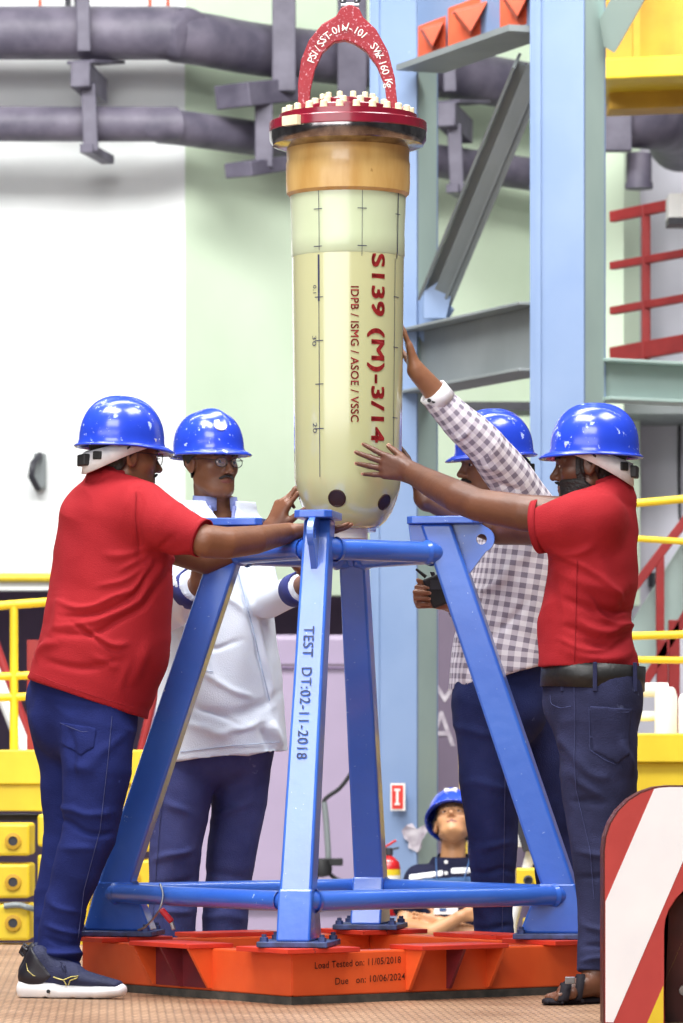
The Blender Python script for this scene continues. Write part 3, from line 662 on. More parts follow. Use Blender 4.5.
# bail
o_ = [(298, 117), (298, 84), (301, 60), (309, 40), (322, 24), (336, 16), (341, 8), (350, 4), (359, 8), (363, 17), (376, 29), (388, 51), (395, 78), (398, 112)]
i_ = [(388, 112), (385, 86), (377, 66), (366, 51), (354, 43), (345, 40), (334, 42), (323, 52), (315, 69), (310.5, 90), (309, 117)]
db = CD - .02
outl = [P(*q, db) for q in o_ + i_]
bl = MB()
n_ = len(o_)
inner_match = [i_[::-1][min(len(i_) - 1, round(j * (len(i_) - 1) / (n_ - 1)))] for j in range(n_)]
secs = []
for j in range(n_):
    a, b = P(*o_[j], db), P(*inner_match[j], db); secs.append([a, b, b + V(0, .036, 0), a + V(0, .036, 0)])
bail = bl.loft(secs).put('lifting_bail', M['bail_red'], can, bevel=.003)
for px, py in ((304, 117), (393, 112)):
    MB().box(P(px, py + 1, CD), .032, .04, .012).put('bail_foot', M['bail_red'], bail, bevel=.003)
# white lettering along the bail
path = [((o_[j][0] + inner_match[j][0]) / 2 + (1.5 if j < 7 else -1), (o_[j][1] + inner_match[j][1]) / 2 + (4 if 5 < j < 9 else 0)) for j in range(n_)]
path = np.array(path); seg = np.r_[0, np.cumsum(np.linalg.norm(np.diff(path, axis=0), axis=1))]
txt = 'PSI/SST-0141-101  SWL-160 Kg'; s0, s1 = 58, seg[-1] - 26
for i, ch in enumerate(txt):
    if ch == ' ': continue
    s = s0 + (s1 - s0) * i / (len(txt) - 1)
    q = np.array([np.interp(s, seg, path[:, 0]), np.interp(s, seg, path[:, 1])]); q2 = np.array([np.interp(s + 3, seg, path[:, 0]), np.interp(s + 3, seg, path[:, 1])])
    d = unit(q2 - q); v, f = text_mesh(ch, .032, .004, 1, 2)
    if not f: continue
    px2m = CD / F; up_ = np.array([d[1], -d[0]])
    put('lettering', [P(q[0] + (d[0] * (p[0] - .009) + up_[0] * (p[1] - .011)) / px2m, q[1] + (d[1] * (p[0] - .009) + up_[1] * (p[1] - .011)) / px2m, db - .0035) for p in v], f, M['sign_white'], bail)
# stencils wrapped on the casing
def wrap(px_off, z, extra=.0018):
    pass
def on_can(txt, size, px0, py0, py1, hgt, bold, m, name='lettering'):
    v, f = text_mesh(txt, size, 0, 1.08); v = v - v.min(0)
    if bold:
        n0 = len(v); sh_ = [(a, b) for a in (-1, 0, 1) for b in (-1, 0, 1)]; f = [tuple(i + q * n0 for i in p) for q in range(9) for p in f]; v = np.concatenate([v + np.array(s) * bold * size for s in sh_]); v = v - v.min(0)
    L = (py1 - py0) * CD / F; sx = L / v[:, 0].max(); sy = hgt / v[:, 1].max()
    a0 = math.asin((px0 - 348) / 55.0); out = []
    for p in v:
        z = zc(py0) - p[0] * sx; py = HY - (z - CAMH) * F / CD; R = Rz(py) + .0016
        a = a0 + p[1] * sy / R; out.append(CC + V(R * math.sin(a), -R * math.cos(a), z))
    return put(name, out, f, m, can)
on_can('S139 (M)-3/14', .07, 366.5, 259, 446, .06, .028, M['stencil_red'])
on_can('IDPB / ISMG / ASOE / VSSC', .03, 350.5, 292, 426, .024, .014, M['stencil_red'])
def vline(px, y0, y1, w, m):
    a0 = math.asin((px - 348) / 56.0); bm = MB()
    ys = np.linspace(y0, y1, 12); pts = []
    for y in ys:
        R = (Rz(y) if y > 257 else .1675 + (256 - min(y, 256)) / 58 * .0035) + .0012
        pts.append([CC + V(R * math.sin(a0 + s * w / R), -R * math.cos(a0 + s * w / R), zc(y)) for s in (-.5, .5)])
    v = [p for q in pts for p in q]; bm.add(v, [(2 * i, 2 * i + 1, 2 * i + 3, 2 * i + 2) for i in range(len(ys) - 1)])
    bm.put('scale_line', m, can)
vline(319, 260, 306, .006, M['ink']); vline(319, 306, 480, .0022, M['ink']); vline(320, 196, 256, .0016, M['ink']); vline(361.5, 194, 262, .0014, M['ink'])
vline(396, 196, 262, .004, M['ink']); vline(394.5, 262, 470, .002, M['ink'])
def tick(px, y, w):
    a0 = math.asin((px - 348) / 56.0); R = (Rz(y) if y > 257 else .1695) + .0014
    v = [CC + V(R * math.sin(a0 + s * w / R), -R * math.cos(a0 + s * w / R), zc(y) + q * .0012) for s in (-.5, 0, .5) for q in (-1, 1)]
    MB().add(v, [(0, 2, 3, 1), (2, 4, 5, 3)]).put('tick_mark', M['ink'], can)
for px, ys in ((319, (215, 252, 302, 345, 388, 432)), (361.5, (215, 252)), (396, (218, 300, 350, 420))):
    for y in ys: tick(px, y, .028)
on_can('0.1', .02, 314, 290, 298, .012, 0, M['ink']); on_can('30', .02, 313, 340, 350, .014, 0, M['ink']); on_can('20', .02, 313, 426, 436, .014, 0, M['ink'])
# dark round ports on the dome
def dome_at(px, py):
    # point and normal on the lathe profile
    zz = zc(py); rs = [p[0] for p in prof]; zs = [p[1] for p in prof]
    R = np.interp(zz, zs, rs); dz = .004; sl = (np.interp(zz + dz, zs, rs) - np.interp(zz - dz, zs, rs)) / (2 * dz)
    a = math.asin(max(-1, min(1, (px - 348) * CD / F / R))); n = unit(V(math.sin(a), -math.cos(a), -sl))
    return CC + V(R * math.sin(a), -R * math.cos(a), zz), n
for px, py, r in ((337, 501, .0265), (384, 504, .025)):
    p, n = dome_at(px, py); x = unit(np.cross(n, UPZ)); y = np.cross(x, n)
    MB().lathe(p - n * .004, [(r, 0), (r, .006), (r * .9, .007), (r * .85, .005)], 28, True, x, y, n).put('port', M['port'], can, 40)
# crane hook and sling above the bail, out of the top of the frame
M['rope'] = mat('wire_rope', (120, 116, 112), (80, 78, 76), 60, .5, metal=.5)
hk = empty('crane_sling', P(350, -6, CD)); tag(hk, 'steel shackle and wire sling carrying the canister by its red bail', 'sling')
MB().tube([P(343, 2, CD), P(342, -12, CD), P(346, -24, CD), P(350, -28, CD), P(354, -24, CD), P(358, -12, CD), P(357, 2, CD)], .01, 12).put('shackle', M['steel'], hk, 60)
MB().tube([P(341, 6, CD), P(359, 6, CD)], .011, 12).put('shackle_pin', M['steel'], hk, 60)
MB().tube([P(350, -28, CD), P(350, -1800, CD)], .009, 10).put('wire_rope', M['rope'], hk, 60)

# ------------------------------------------------------------------ striped barrier board in the near right corner
DB = 11.3
M['bar_red'] = mat('barrier_red_paint', (190, 66, 60), (176, 56, 52), 5, .45, bump=.1)
M['bar_dark'] = mat('barrier_oxide_inside', (84, 20, 14), (64, 14, 10), 8, .5)
M['bar_white'] = mat('barrier_white_stripe', (246, 246, 248), (238, 238, 242), 5, .45)
bar = empty('barrier_board', V(P(790, 0, DB)[0], DB, 0)); tag(bar, 'red barrier board with broad white diagonal stripe standing on the deck', 'barrier')
xl = P(605, 0, DB)[0]; xr = xl + .95; ztp = P(0, 787, DB)[2]; rr = .165
def rrect(x0, x1, z0, z1, r, y, n=8):
    return [V(x0, y, z0)] + [V(x0, y, z1 - r)] + [V(x0 + r - r * math.cos(a), y, z1 - r + r * math.sin(a)) for a in np.linspace(0, math.pi / 2, n)][1:] + [V(x1 - r + r * math.sin(a), y, z1 - r + r * math.cos(a)) for a in np.linspace(0, math.pi / 2, n)] + [V(x1, y, z0)]
outer = rrect(xl, xr, .0, ztp, rr, DB); xi = P(664, 0, DB)[0]; inner = rrect(xi, xr - (xi - xl), .0, P(0, 880, DB)[2], .13, DB)
bm = bmesh.new()
fv = [bm.verts.new(p) for p in outer + inner[::-1]]; bm.faces.new(fv)
bmesh.ops.triangulate(bm, faces=bm.faces[:])
r_ = bmesh.ops.extrude_face_region(bm, geom=bm.faces[:]); bmesh.ops.translate(bm, verts=[q for q in r_['geom'] if isinstance(q, bmesh.types.BMVert)], vec=(0, .012, 0))
bm.verts.index_update(); vv = [q.co[:] for q in bm.verts]; ff = [tuple(q.index for q in p.verts) for p in bm.faces]; bm.free()
MB().add(vv, ff).put('face_plate', M['bar_red'], bar)
def shell(path, depth, t, nm, m):
    v, f = [], []
    for p in path: v += [p, p + V(0, depth, 0)]
    for i in range(len(path) - 1): f.append((2 * i, 2 * i + 1, 2 * i + 3, 2 * i + 2))
    put(nm, v, f, m, bar, solid=t)
shell([p + V(0, .004, 0) for p in outer], .14, .008, 'rim', M['bar_dark'])
shell([p + V(0, .012, 0) for p in inner], .12, .006, 'opening_rim', M['bar_red'])
MB().prism([p + V(0, .13, 0) for p in rrect(xl + .02, xr - .02, .0, ztp - .02, rr, DB)], (0, .008, 0)).put('back_plate', M['bar_dark'], bar)
def stripe(pxs, m, nm='stripe'):
    """diagonal band clipped to the plate outline; pxs = x range at the plate's top row"""
    x0, x1 = pxs; sl = .4315
    # clip polygon (outer outline, left of the opening) by two half planes
    poly = [P(605.5, 1022, DB), P(605.5, 851, DB)] + [V(xl + rr - rr * math.cos(a), DB, ztp - rr + rr * math.sin(a)) for a in np.linspace(.06, math.pi / 2, 10)] + [P(720, 787.4, DB), P(720, 880.5, DB)]
    inn = [p for p in inner if p[2] < 10 and p[0] < P(722, 0, DB)[0]]
    poly = [np.array([(p[0] * F / DB + CX), HY - (p[2] - CAMH) * F / DB]) for p in poly] + [np.array([(p[0] * F / DB + CX) - .6, HY - (p[2] - CAMH) * F / DB]) for p in inn[::-1]]
    def clip(poly, fn):
        out = []
        for i in range(len(poly)):
            a, b = poly[i], poly[(i + 1) % len(poly)]; fa, fb = fn(a), fn(b)
            if fa >= 0: out.append(a)
            if fa * fb < 0: out.append(a + (b - a) * fa / (fa - fb))
        return out
    c1 = clip(poly, lambda q: q[0] - (x0 - sl * (q[1] - 787))); c1 = clip(c1, lambda q: (x1 - sl * (q[1] - 787)) - q[0])
    if len(c1) > 2: MB().prism([P(q[0], q[1], DB - .0012) for q in c1], (0, .001, 0)).put(nm, m, bar)
stripe((655, 715), M['bar_white']); stripe((749, 800), M['yellow'])
MB().lathe(P(684, 990, DB + .09), [(.014, 0), (.014, .02)], 12, True, (1, 0, 0), (0, 0, 1), (0, -1, 0)).put('bolt', M['steel'], bar)
MB().box((xr - .1, DB + .07, .03), .08, .06, .03).put('foot_block', M['bar_dark'], bar)
# ------------------------------------------------------------------ distance-field modelling for bodies and clothes
class Prim:
    def __init__(s, fn, lo, hi): s.fn = fn; s.lo = np.asarray(lo, float); s.hi = np.asarray(hi, float)
def chain(pts, rad, axis=None, cap0=False, cap1=False):
    """tapered tube through pts; rad = r or (r along axis, r across)"""
    pts = [np.asarray(p, float) for p in pts]
    rr = [(r, r) if not isinstance(r, (tuple, list)) else r for r in rad]
    ax = unit(axis) if axis is not None else None
    mr = max(max(r) for r in rr)
    def fn(X, Y, Z):
        out = None
        for i in range(len(pts) - 1):
            a, b = pts[i], pts[i + 1]; ba = b - a; L2 = float(ba.dot(ba)) + 1e-12
            x, y, z = X - a[0], Y - a[1], Z - a[2]
            t = np.clip((x * ba[0] + y * ba[1] + z * ba[2]) / L2, 0, 1)
            x = x - t * ba[0]; y = y - t * ba[1]; z = z - t * ba[2]
            q2 = x * x + y * y + z * z
            if ax is None:
                d = np.sqrt(q2) - (rr[i][0] + (rr[i + 1][0] - rr[i][0]) * t)
            else:
                n = x * ax[0] + y * ax[1] + z * ax[2]; n2 = n * n; m2 = np.maximum(q2 - n2, 0)
                ra = rr[i][0] + (rr[i + 1][0] - rr[i][0]) * t; rb = rr[i][1] + (rr[i + 1][1] - rr[i][1]) * t
                k0 = np.sqrt(n2 / ra ** 2 + m2 / rb ** 2); k1 = np.sqrt(n2 / ra ** 4 + m2 / rb ** 4) + 1e-9
                d = k0 * (k0 - 1) / k1
                d = np.where(k0 < 1e-4, -np.minimum(ra, rb), d)
            out = d if out is None else np.minimum(out, d)
        if cap0:
            n = unit(pts[0] - pts[1]); p = pts[0]; out = np.maximum(out, (X - p[0]) * n[0] + (Y - p[1]) * n[1] + (Z - p[2]) * n[2])
        if cap1:
            n = unit(pts[-1] - pts[-2]); p = pts[-1]; out = np.maximum(out, (X - p[0]) * n[0] + (Y - p[1]) * n[1] + (Z - p[2]) * n[2])
        return out
    A = np.array(pts); return Prim(fn, A.min(0) - mr, A.max(0) + mr)
def ellip(c, r, ux=(1, 0, 0), uy=(0, 1, 0), uz=(0, 0, 1)):
    c = np.asarray(c, float); ux, uy, uz = unit(ux), unit(uy), unit(uz); r = np.asarray(r, float)
    def fn(X, Y, Z):
        x, y, z = X - c[0], Y - c[1], Z - c[2]
        a = (x * ux[0] + y * ux[1] + z * ux[2]) / r[0]; b = (x * uy[0] + y * uy[1] + z * uy[2]) / r[1]; d = (x * uz[0] + y * uz[1] + z * uz[2]) / r[2]
        k0 = np.sqrt(a * a + b * b + d * d); k1 = np.sqrt((a / r[0]) ** 2 + (b / r[1]) ** 2 + (d / r[2]) ** 2) + 1e-9
        return k0 * (k0 - 1) / k1
    return Prim(fn, c - r.max(), c + r.max())
def boxp(c, h, ux, uy, uz):
    c = np.asarray(c, float); ux, uy, uz = unit(ux), unit(uy), unit(uz)
    def fn(X, Y, Z):
        x, y, z = X - c[0], Y - c[1], Z - c[2]
        a = np.abs(x * ux[0] + y * ux[1] + z * ux[2]) - h[0]; b = np.abs(x * uy[0] + y * uy[1] + z * uy[2]) - h[1]; d = np.abs(x * uz[0] + y * uz[1] + z * uz[2]) - h[2]
        return np.maximum(np.maximum(a, b), d)
    m = math.sqrt(sum(q * q for q in h)); return Prim(fn, c - m, c + m)
def pxpoly(poly, y0, y1, d):
    """convex outline given in photograph pixels (at distance d), between depths y0..y1"""
    W = np.array([P(px, py, d) for px, py in poly])[:, [0, 2]]; cen = W.mean(0)
    def fn(X, Y, Z):
        out = np.maximum(y0 - Y, Y - y1)
        for i in range(len(W)):
            a, b = W[i], W[(i + 1) % len(W)]; n = unit(np.array([b[1] - a[1], a[0] - b[0]]))
            if n.dot(cen - a) > 0: n = -n
            out = np.maximum(out, (X - a[0]) * n[0] + (Z - a[1]) * n[1])
        return out
    lo, hi = W.min(0), W.max(0); return Prim(fn, (lo[0], y0, lo[1]), (hi[0], y1, hi[1]))

class Vol:
    def __init__(s, lo, hi, h):
        s.lo = np.asarray(lo, float); s.h = h; s.n = np.ceil((np.asarray(hi, float) - s.lo) / h).astype(int) + 1
        s.v = np.full(s.n, .3, np.float32)
    def box(s, pr, m):
        i0 = np.clip(np.floor((pr.lo - m - s.lo) / s.h).astype(int), 0, s.n); i1 = np.clip(np.ceil((pr.hi + m - s.lo) / s.h).astype(int) + 1, 0, s.n)
        sl = tuple(slice(a, b) for a, b in zip(i0, i1))
        ax = [(s.lo[k] + s.h * np.arange(i0[k], i1[k])).astype(np.float32) for k in range(3)]
        return sl, ax[0][:, None, None], ax[1][None, :, None], ax[2][None, None, :]
    def add(s, pr, k=.0):
        sl, X, Y, Z = s.box(pr, k + 3 * s.h)
        if min(q.stop - q.start for q in sl) <= 0: return s
        d = pr.fn(X, Y, Z); a = s.v[sl]
        if k > 0:
            h = np.maximum(k - np.abs(a - d), 0) / k; s.v[sl] = np.minimum(a, d) - h * h * k * .25
        else: s.v[sl] = np.minimum(a, d)
        return s
    def sub(s, pr, k=.0):
        sl, X, Y, Z = s.box(pr, k + 3 * s.h)
        if min(q.stop - q.start for q in sl) <= 0: return s
        d = -pr.fn(X, Y, Z); a = s.v[sl]
        if k > 0:
            h = np.maximum(k - np.abs(a - d), 0) / k; s.v[sl] = np.maximum(a, d) + h * h * k * .25
        else: s.v[sl] = np.maximum(a, d)
        return s
    def cut(s, p, n, reg=None):
        """remove what lies beyond the plane (side n points to)"""
        n = unit(n); pr = reg or Prim(None, s.lo, s.lo + s.h * s.n)
        sl, X, Y, Z = s.box(pr, 0)
        s.v[sl] = np.maximum(s.v[sl], (X - p[0]) * n[0] + (Y - p[1]) * n[1] + (Z - p[2]) * n[2]); return s
    def grad(s, q):
        g = (q - s.lo) / s.h; i = np.clip(np.round(g).astype(int), 1, s.n - 2); v = s.v
        d = np.stack([v[i[:, 0] + 1, i[:, 1], i[:, 2]] - v[i[:, 0] - 1, i[:, 1], i[:, 2]], v[i[:, 0], i[:, 1] + 1, i[:, 2]] - v[i[:, 0], i[:, 1] - 1, i[:, 2]], v[i[:, 0], i[:, 1], i[:, 2] + 1] - v[i[:, 0], i[:, 1], i[:, 2] - 1]], 1)
        return d / (np.linalg.norm(d, axis=1, keepdims=True) + 1e-9)
    def mesh(s, disp=None):
        v, f = nets(s.v, s.lo, s.h)
        if disp is not None: v = v + s.grad(v) * disp(v)[:, None]
        return v, f
    def patch(s, off, region, disp=None, extra=None):
        """a layer 'off' proud of this surface inside the region"""
        sl, X, Y, Z = s.box(region, 2 * s.h)
        r = region.fn(X, Y, Z)
        if extra is not None:
            for e in extra: r = np.maximum(r, e(X, Y, Z))
        w = np.maximum(s.v[sl] - off, r); w = np.maximum(w, -(s.v[sl] + .018))
        w = np.pad(w, 1, constant_values=.3)
        v, f = nets(w, np.array([X.flat[0], Y.flat[0], Z.flat[0]]) - s.h, s.h)
        if len(v) and disp is not None: v = v + s.grad(v) * disp(v)[:, None]
        return v, f

def nets(v, lo, h):
    """surface nets: closed quad mesh of the zero level"""
    s = v < 0
    c = np.zeros(tuple(n - 1 for n in v.shape), np.uint8)
    offs = [(i, j, k) for i in (0, 1) for j in (0, 1) for k in (0, 1)]
    n = c.shape
    for o in offs: c += s[o[0]:o[0] + n[0], o[1]:o[1] + n[1], o[2]:o[2] + n[2]]
    act = (c > 0) & (c < 8); idx = np.argwhere(act)
    if len(idx) == 0: return np.zeros((0, 3)), np.zeros((0, 4), int)
    flat = np.ravel_multi_index(idx.T, n)
    vals = {o: v[idx[:, 0] + o[0], idx[:, 1] + o[1], idx[:, 2] + o[2]] for o in offs}
    acc = np.zeros((len(idx), 3)); cnt = np.zeros(len(idx))
    for a in offs:
        for ax in range(3):
            if a[ax]: continue
            b = list(a); b[ax] = 1; b = tuple(b)
            va, vb = vals[a], vals[b]; m = (va < 0) != (vb < 0)
            t = np.where(m, va / np.where(m, va - vb, 1), 0)
            p = np.repeat(np.array(a, float)[None], len(idx), 0); p[:, ax] += t
            acc += np.where(m[:, None], p, 0); cnt += m
    verts = lo + (idx + acc / cnt[:, None]) * h
    faces = []
    for ax in range(3):
        u, w = (ax + 1) % 3, (ax + 2) % 3
        sa = [slice(0, None)] * 3; sb = [slice(0, None)] * 3; sa[ax] = slice(0, -1); sb[ax] = slice(1, None)
        A_, B_ = s[tuple(sa)], s[tuple(sb)]
        for flip in (False, True):
            e = np.argwhere((A_ & ~B_) if not flip else (~A_ & B_))
            if len(e) == 0: continue
            ok = (e[:, u] > 0) & (e[:, w] > 0) & (e[:, u] < v.shape[u] - 1) & (e[:, w] < v.shape[w] - 1); e = e[ok]
            q = []
            for du, dw in ((-1, -1), (0, -1), (0, 0), (-1, 0)):
                g = e.copy(); g[:, u] += du; g[:, w] += dw; q.append(np.searchsorted(flat, np.ravel_multi_index(g.T, n)))
            q = np.stack(q, 1); faces.append(q[:, ::-1] if flip else q)
    return verts, np.concatenate(faces)

def _hash(i, j, k, s):
    h = (i * 374761393 + j * 668265263 + k * 2147483647 + s * 974711) & 0xffffffff
    h = ((h ^ (h >> 13)) * 1274126177) & 0xffffffff
    return ((h ^ (h >> 16)) & 0xffff) / 65535.0
def noise3(p, seed=0):
    p = np.asarray(p, float); i = np.floor(p).astype(np.int64); f = p - i; f = f * f * (3 - 2 * f); r = 0
    for a in (0, 1):
        for b in (0, 1):
            for c in (0, 1):
                w = (f[:, 0] if a else 1 - f[:, 0]) * (f[:, 1] if b else 1 - f[:, 1]) * (f[:, 2] if c else 1 - f[:, 2])
                r = r + w * _hash(i[:, 0] + a, i[:, 1] + b, i[:, 2] + c, seed)
    return r * 2 - 1
def folds(lines, base=.0025, freq=(9, 9, 22), seed=1, tilt=0.0):
    """cloth relief: soft noise plus named creases (px polyline, distance, depth, width)"""
    segs = []
    for pl, d, amp, sg in lines:
        sp = [q[:2] for q in smooth_path([(a[0], a[1], 0.) for a in pl], 4)] if len(pl) > 2 else [np.array(pl[0]) + (np.array(pl[1]) - np.array(pl[0])) * t for t in np.linspace(0, 1, 6)]
        segs.append((np.array(sp), amp, sg, d))
    def fn(v):
        q = v.copy(); q[:, 2] = q[:, 2] + tilt * q[:, 0]
        fq = np.array(freq); r = base * (noise3(q * fq, seed) + .5 * noise3(q * fq * 2.1, seed + 5) + 1.3 * (1 - 2.4 * np.abs(noise3(q * fq * .8 + 3, seed + 7))) * np.clip(noise3(q * 4., seed + 8) + .55, 0, 1))
        sc = F / v[:, 1]; X = v[:, 0] * sc; Zp = (v[:, 2] - CAMH) * sc
        X = X + CX; Yp = HY - Zp
        X = X + 4 * noise3(v * 14, seed + 9); Yp = Yp + 4 * noise3(v * 14, seed + 10)
        for sp, amp, sg, d in segs:
            s_ = sg * F / d; bd = np.full(len(v), 1e9); bt = np.zeros(len(v)); n = len(sp) - 1
            for i in range(n):
                a, b = sp[i], sp[i + 1]; dx, dz = b - a; L2 = dx * dx + dz * dz + 1e-6
                t = np.clip(((X - a[0]) * dx + (Yp - a[1]) * dz) / L2, 0, 1)
                d2 = (X - a[0] - t * dx) ** 2 + (Yp - a[1] - t * dz) ** 2
                k = d2 < bd; bd = np.where(k, d2, bd); bt = np.where(k, (i + t) / n, bt)
            r = r + 1.35 * amp * np.sin(np.pi * np.clip(bt, .03, .97)) ** .6 * np.exp(-bd / (2 * s_ * s_))
        return r
    return fn

# ------------------------------------------------------------------ anatomy
class Head:
    """local frame: x = the person's right, y = forward, z = up"""
    def __init__(s, c, fwd, up=(0, 0, 1), sc=.93):
        s.c = np.asarray(c, float); s.f = unit(fwd); s.r = unit(np.cross(s.f, up)); s.u = np.cross(s.r, s.f); s.sc = sc
    def L(s, x, y, z): return s.c + s.sc * (s.r * x + s.f * y + s.u * z)
    def el(s, c, r): return ellip(s.L(*c), np.array(r) * s.sc, s.r, s.f, s.u)
    def ch(s, pts, rad): return chain([s.L(*p) for p in pts], [q * s.sc for q in rad])
    def build(s, vol, open_mouth=False):
        vol.add(s.el((0, -.012, .045), (.076, .096, .088)))
        vol.add(s.el((0, .026, -.025), (.064, .07, .088)), .03)
        vol.add(s.el((0, .046, -.083), (.047, .046, .036)), .03)
        vol.add(s.el((0, .078, -.1), (.022, .017, .016)), .022)
        for q in (-1, 1):
            vol.add(s.el((q * .045, .052, -.022), (.022, .026, .022)), .02)               # cheek
            vol.add(s.ch([(q * .05, -.005, -.06), (q * .03, .06, -.098)], (.016, .014)), .02)   # jaw line
            vol.sub(s.el((q * .031, .1, -.002), (.019, .016, .011)), .012)                # eye socket
            vol.add(s.el((q * .031, .077, -.002), (.0135, .0125, .0125)), .004)             # lids
        vol.add(s.ch([(-.045, .076, .02), (-.02, .09, .017), (0, .088, .012), (.02, .09, .017), (.045, .076, .02)], (.008, .01, .008, .01, .008)), .014)
        vol.add(s.ch([(0, .088, .012), (0, .1, -.012), (0, .112, -.032)], (.008, .009, .0115)), .01)
        for q in (-1, 1): vol.add(s.el((q * .0125, .1, -.037), (.0075, .01, .0075)), .006)
        vol.add(s.ch([(-.022, .083, -.062), (0, .094, -.059), (.022, .083, -.062)], (.004, .007, .004)), .006)
        vol.add(s.ch([(-.02, .083, -.073), (0, .093, -.074), (.02, .083, -.073)], (.004, .0075, .004)), .006)
        vol.sub(s.ch([(-.024, .094, -.067), (0, .104, -.0665), (.024, .094, -.067)], (.0025, .003, .0025)), .003)
        for q in (-1, 1):
            vol.add(s.el((q * .078, -.006, -.008), (.009, .02, .033)), .008)
            vol.add(s.ch([(q * .085, -.004, .022), (q * .09, -.02, .012), (q * .088, -.022, -.012), (q * .083, -.008, -.034)], (.005, .005, .005, .005)), .004)
            vol.sub(s.el((q * .092, -.003, -.004), (.008, .011, .017)), .005)
    def mid(s, x, y, z): return s.L(x, y, z)
    def face(s, person, vol, skin, hairm, beard=None, brows=True, stache=True, glasses=None, hair=True, lips=None):
        def patch(nm, off, regs, m, extra=None):
            v, f = vol.patch(off, regs, None, extra)
            if len(f): return put(nm, v, f, m, person, 179)
        def above(z0, slope=0, flip=1):
            p = s.L(0, 0, z0); n = unit(s.u + s.f * slope) * -flip
            return lambda X, Y, Z: (X - p[0]) * n[0] + (Y - p[1]) * n[1] + (Z - p[2]) * n[2]
        def behind(y0):
            p = s.L(0, y0, 0); n = s.f
            return lambda X, Y, Z: (X - p[0]) * n[0] + (Y - p[1]) * n[1] + (Z - p[2]) * n[2]
        if hair:
            patch('hair', .0085 * s.sc + .001, s.el((0, -.035, .035), (.1, .1, .105)), hairm, [above(-.055), lambda X, Y, Z: -s.el((.0, .045, -.03), (.12, .085, .07)).fn(X, Y, Z)])
        if brows:
            for q in (-1, 1): patch('eyebrow', .0035, s.ch([(q * .014, .1, .019), (q * .032, .098, .025), (q * .05, .084, .019)], (.0052, .0055, .004)), hairm)
        if stache: patch('moustache', .0055, s.ch([(-.033, .08, -.062), (-.016, .1, -.051), (0, .106, -.049), (.016, .1, -.051), (.033, .08, -.062)], (.0045, .0055, .005, .0055, .0045)), hairm)
        if beard == 'full':
            patch('beard', .006, s.el((0, .04, -.09), (.09, .08, .065)), hairm, [lambda X, Y, Z: -s.el((0, .1, -.067), (.019, .03, .0075)).fn(X, Y, Z), lambda X, Y, Z: -s.el((0, .07, -.004), (.056, .09, .056)).fn(X, Y, Z), behind(.09), lambda X, Y, Z: -s.el((0, -.03, -.17), (.08, .07, .06)).fn(X, Y, Z)])
            for q in (-1, 1): patch('sideburn', .005, s.ch([(q * .076, .02, .03), (q * .074, .022, -.05)], (.013, .016)), hairm)
        if lips is not None:
            patch('lips', .0012, s.ch([(-.02, .09, -.067), (0, .1, -.067), (.02, .09, -.067)], (.007, .0105, .007)), lips)
        for q in (-1, 1):
            c = s.L(q * .031, .0772, -.002); r = .0128 * s.sc
            eye = MB(); n = 12
            eye.lathe(c, [(r * math.sin(a), -r * math.cos(a)) for a in np.linspace(.05, math.pi - .05, 9)], n, True, s.r, s.u, s.f)
            # almond opening: the eyeball sits just proud between the lids
            eo = eye.put('eye', M['eye_white'], person, 179)
            pc = c + s.f * (r * .94) + s.f * .001
            MB().lathe(pc, [(r * .48, -.0016), (r * .44, .0006), (r * .2, .0012)], 12, True, s.r, s.u, s.f).put('iris', M['eye_dark'], eo, 60)
            for zt_, nm in ((.0085, 'upper_lid'), (-.0105, 'lower_lid')):
                cc = s.L(q * .031, .0765, -.002)
                v_ = []; f_ = []
                for j, a in enumerate(np.linspace(-1.25, 1.25, 9)):
                    for i, b in enumerate(np.linspace(.12 if zt_ > 0 else -.3, 1.3 if zt_ > 0 else -1.3, 5)):
                        rad = (.0142) * s.sc
                        v_.append(cc + rad * (s.r * math.sin(a) * math.cos(b) + s.f * math.cos(a) * math.cos(b) + s.u * math.sin(b)))
                for j in range(8):
                    for i in range(4): k = j * 5 + i; f_.append((k, k + 1, k + 6, k + 5))
                put(nm, v_, f_, skin, person, 179, solid=.0012)
        if glasses is not None:
            g = MB()
            for q in (-1, 1):
                ring = [s.L(q * .032 + .0245 * math.cos(a), .107 - .006 * abs(math.cos(a)), -.004 + .0165 * math.sin(a)) for a in np.linspace(0, 2 * math.pi, 21)]
                g.tube(ring, .0013, 6, False)
                g.tube([s.L(q * .057, .103, .003), s.L(q * .08, .07, .006), s.L(q * .086, -.005, .006), s.L(q * .084, -.025, -.01)], .0014, 6)
            g.tube([s.L(-.009, .108, 0), s.L(0, .112, .002), s.L(.009, .108, 0)], .0013, 6)
            go = g.put('glasses', glasses, person, 60); go['label'] = 'thin spectacle frame'
            for q in (-1, 1):
                ring = [s.L(q * .032 + .0235 * math.cos(a), .1065 - .006 * abs(math.cos(a)), -.004 + .0155 * math.sin(a)) for a in np.linspace(0, 2 * math.pi, 20, endpoint=False)]
                put('lens', ring, [tuple(range(20))], M['lens'], go)
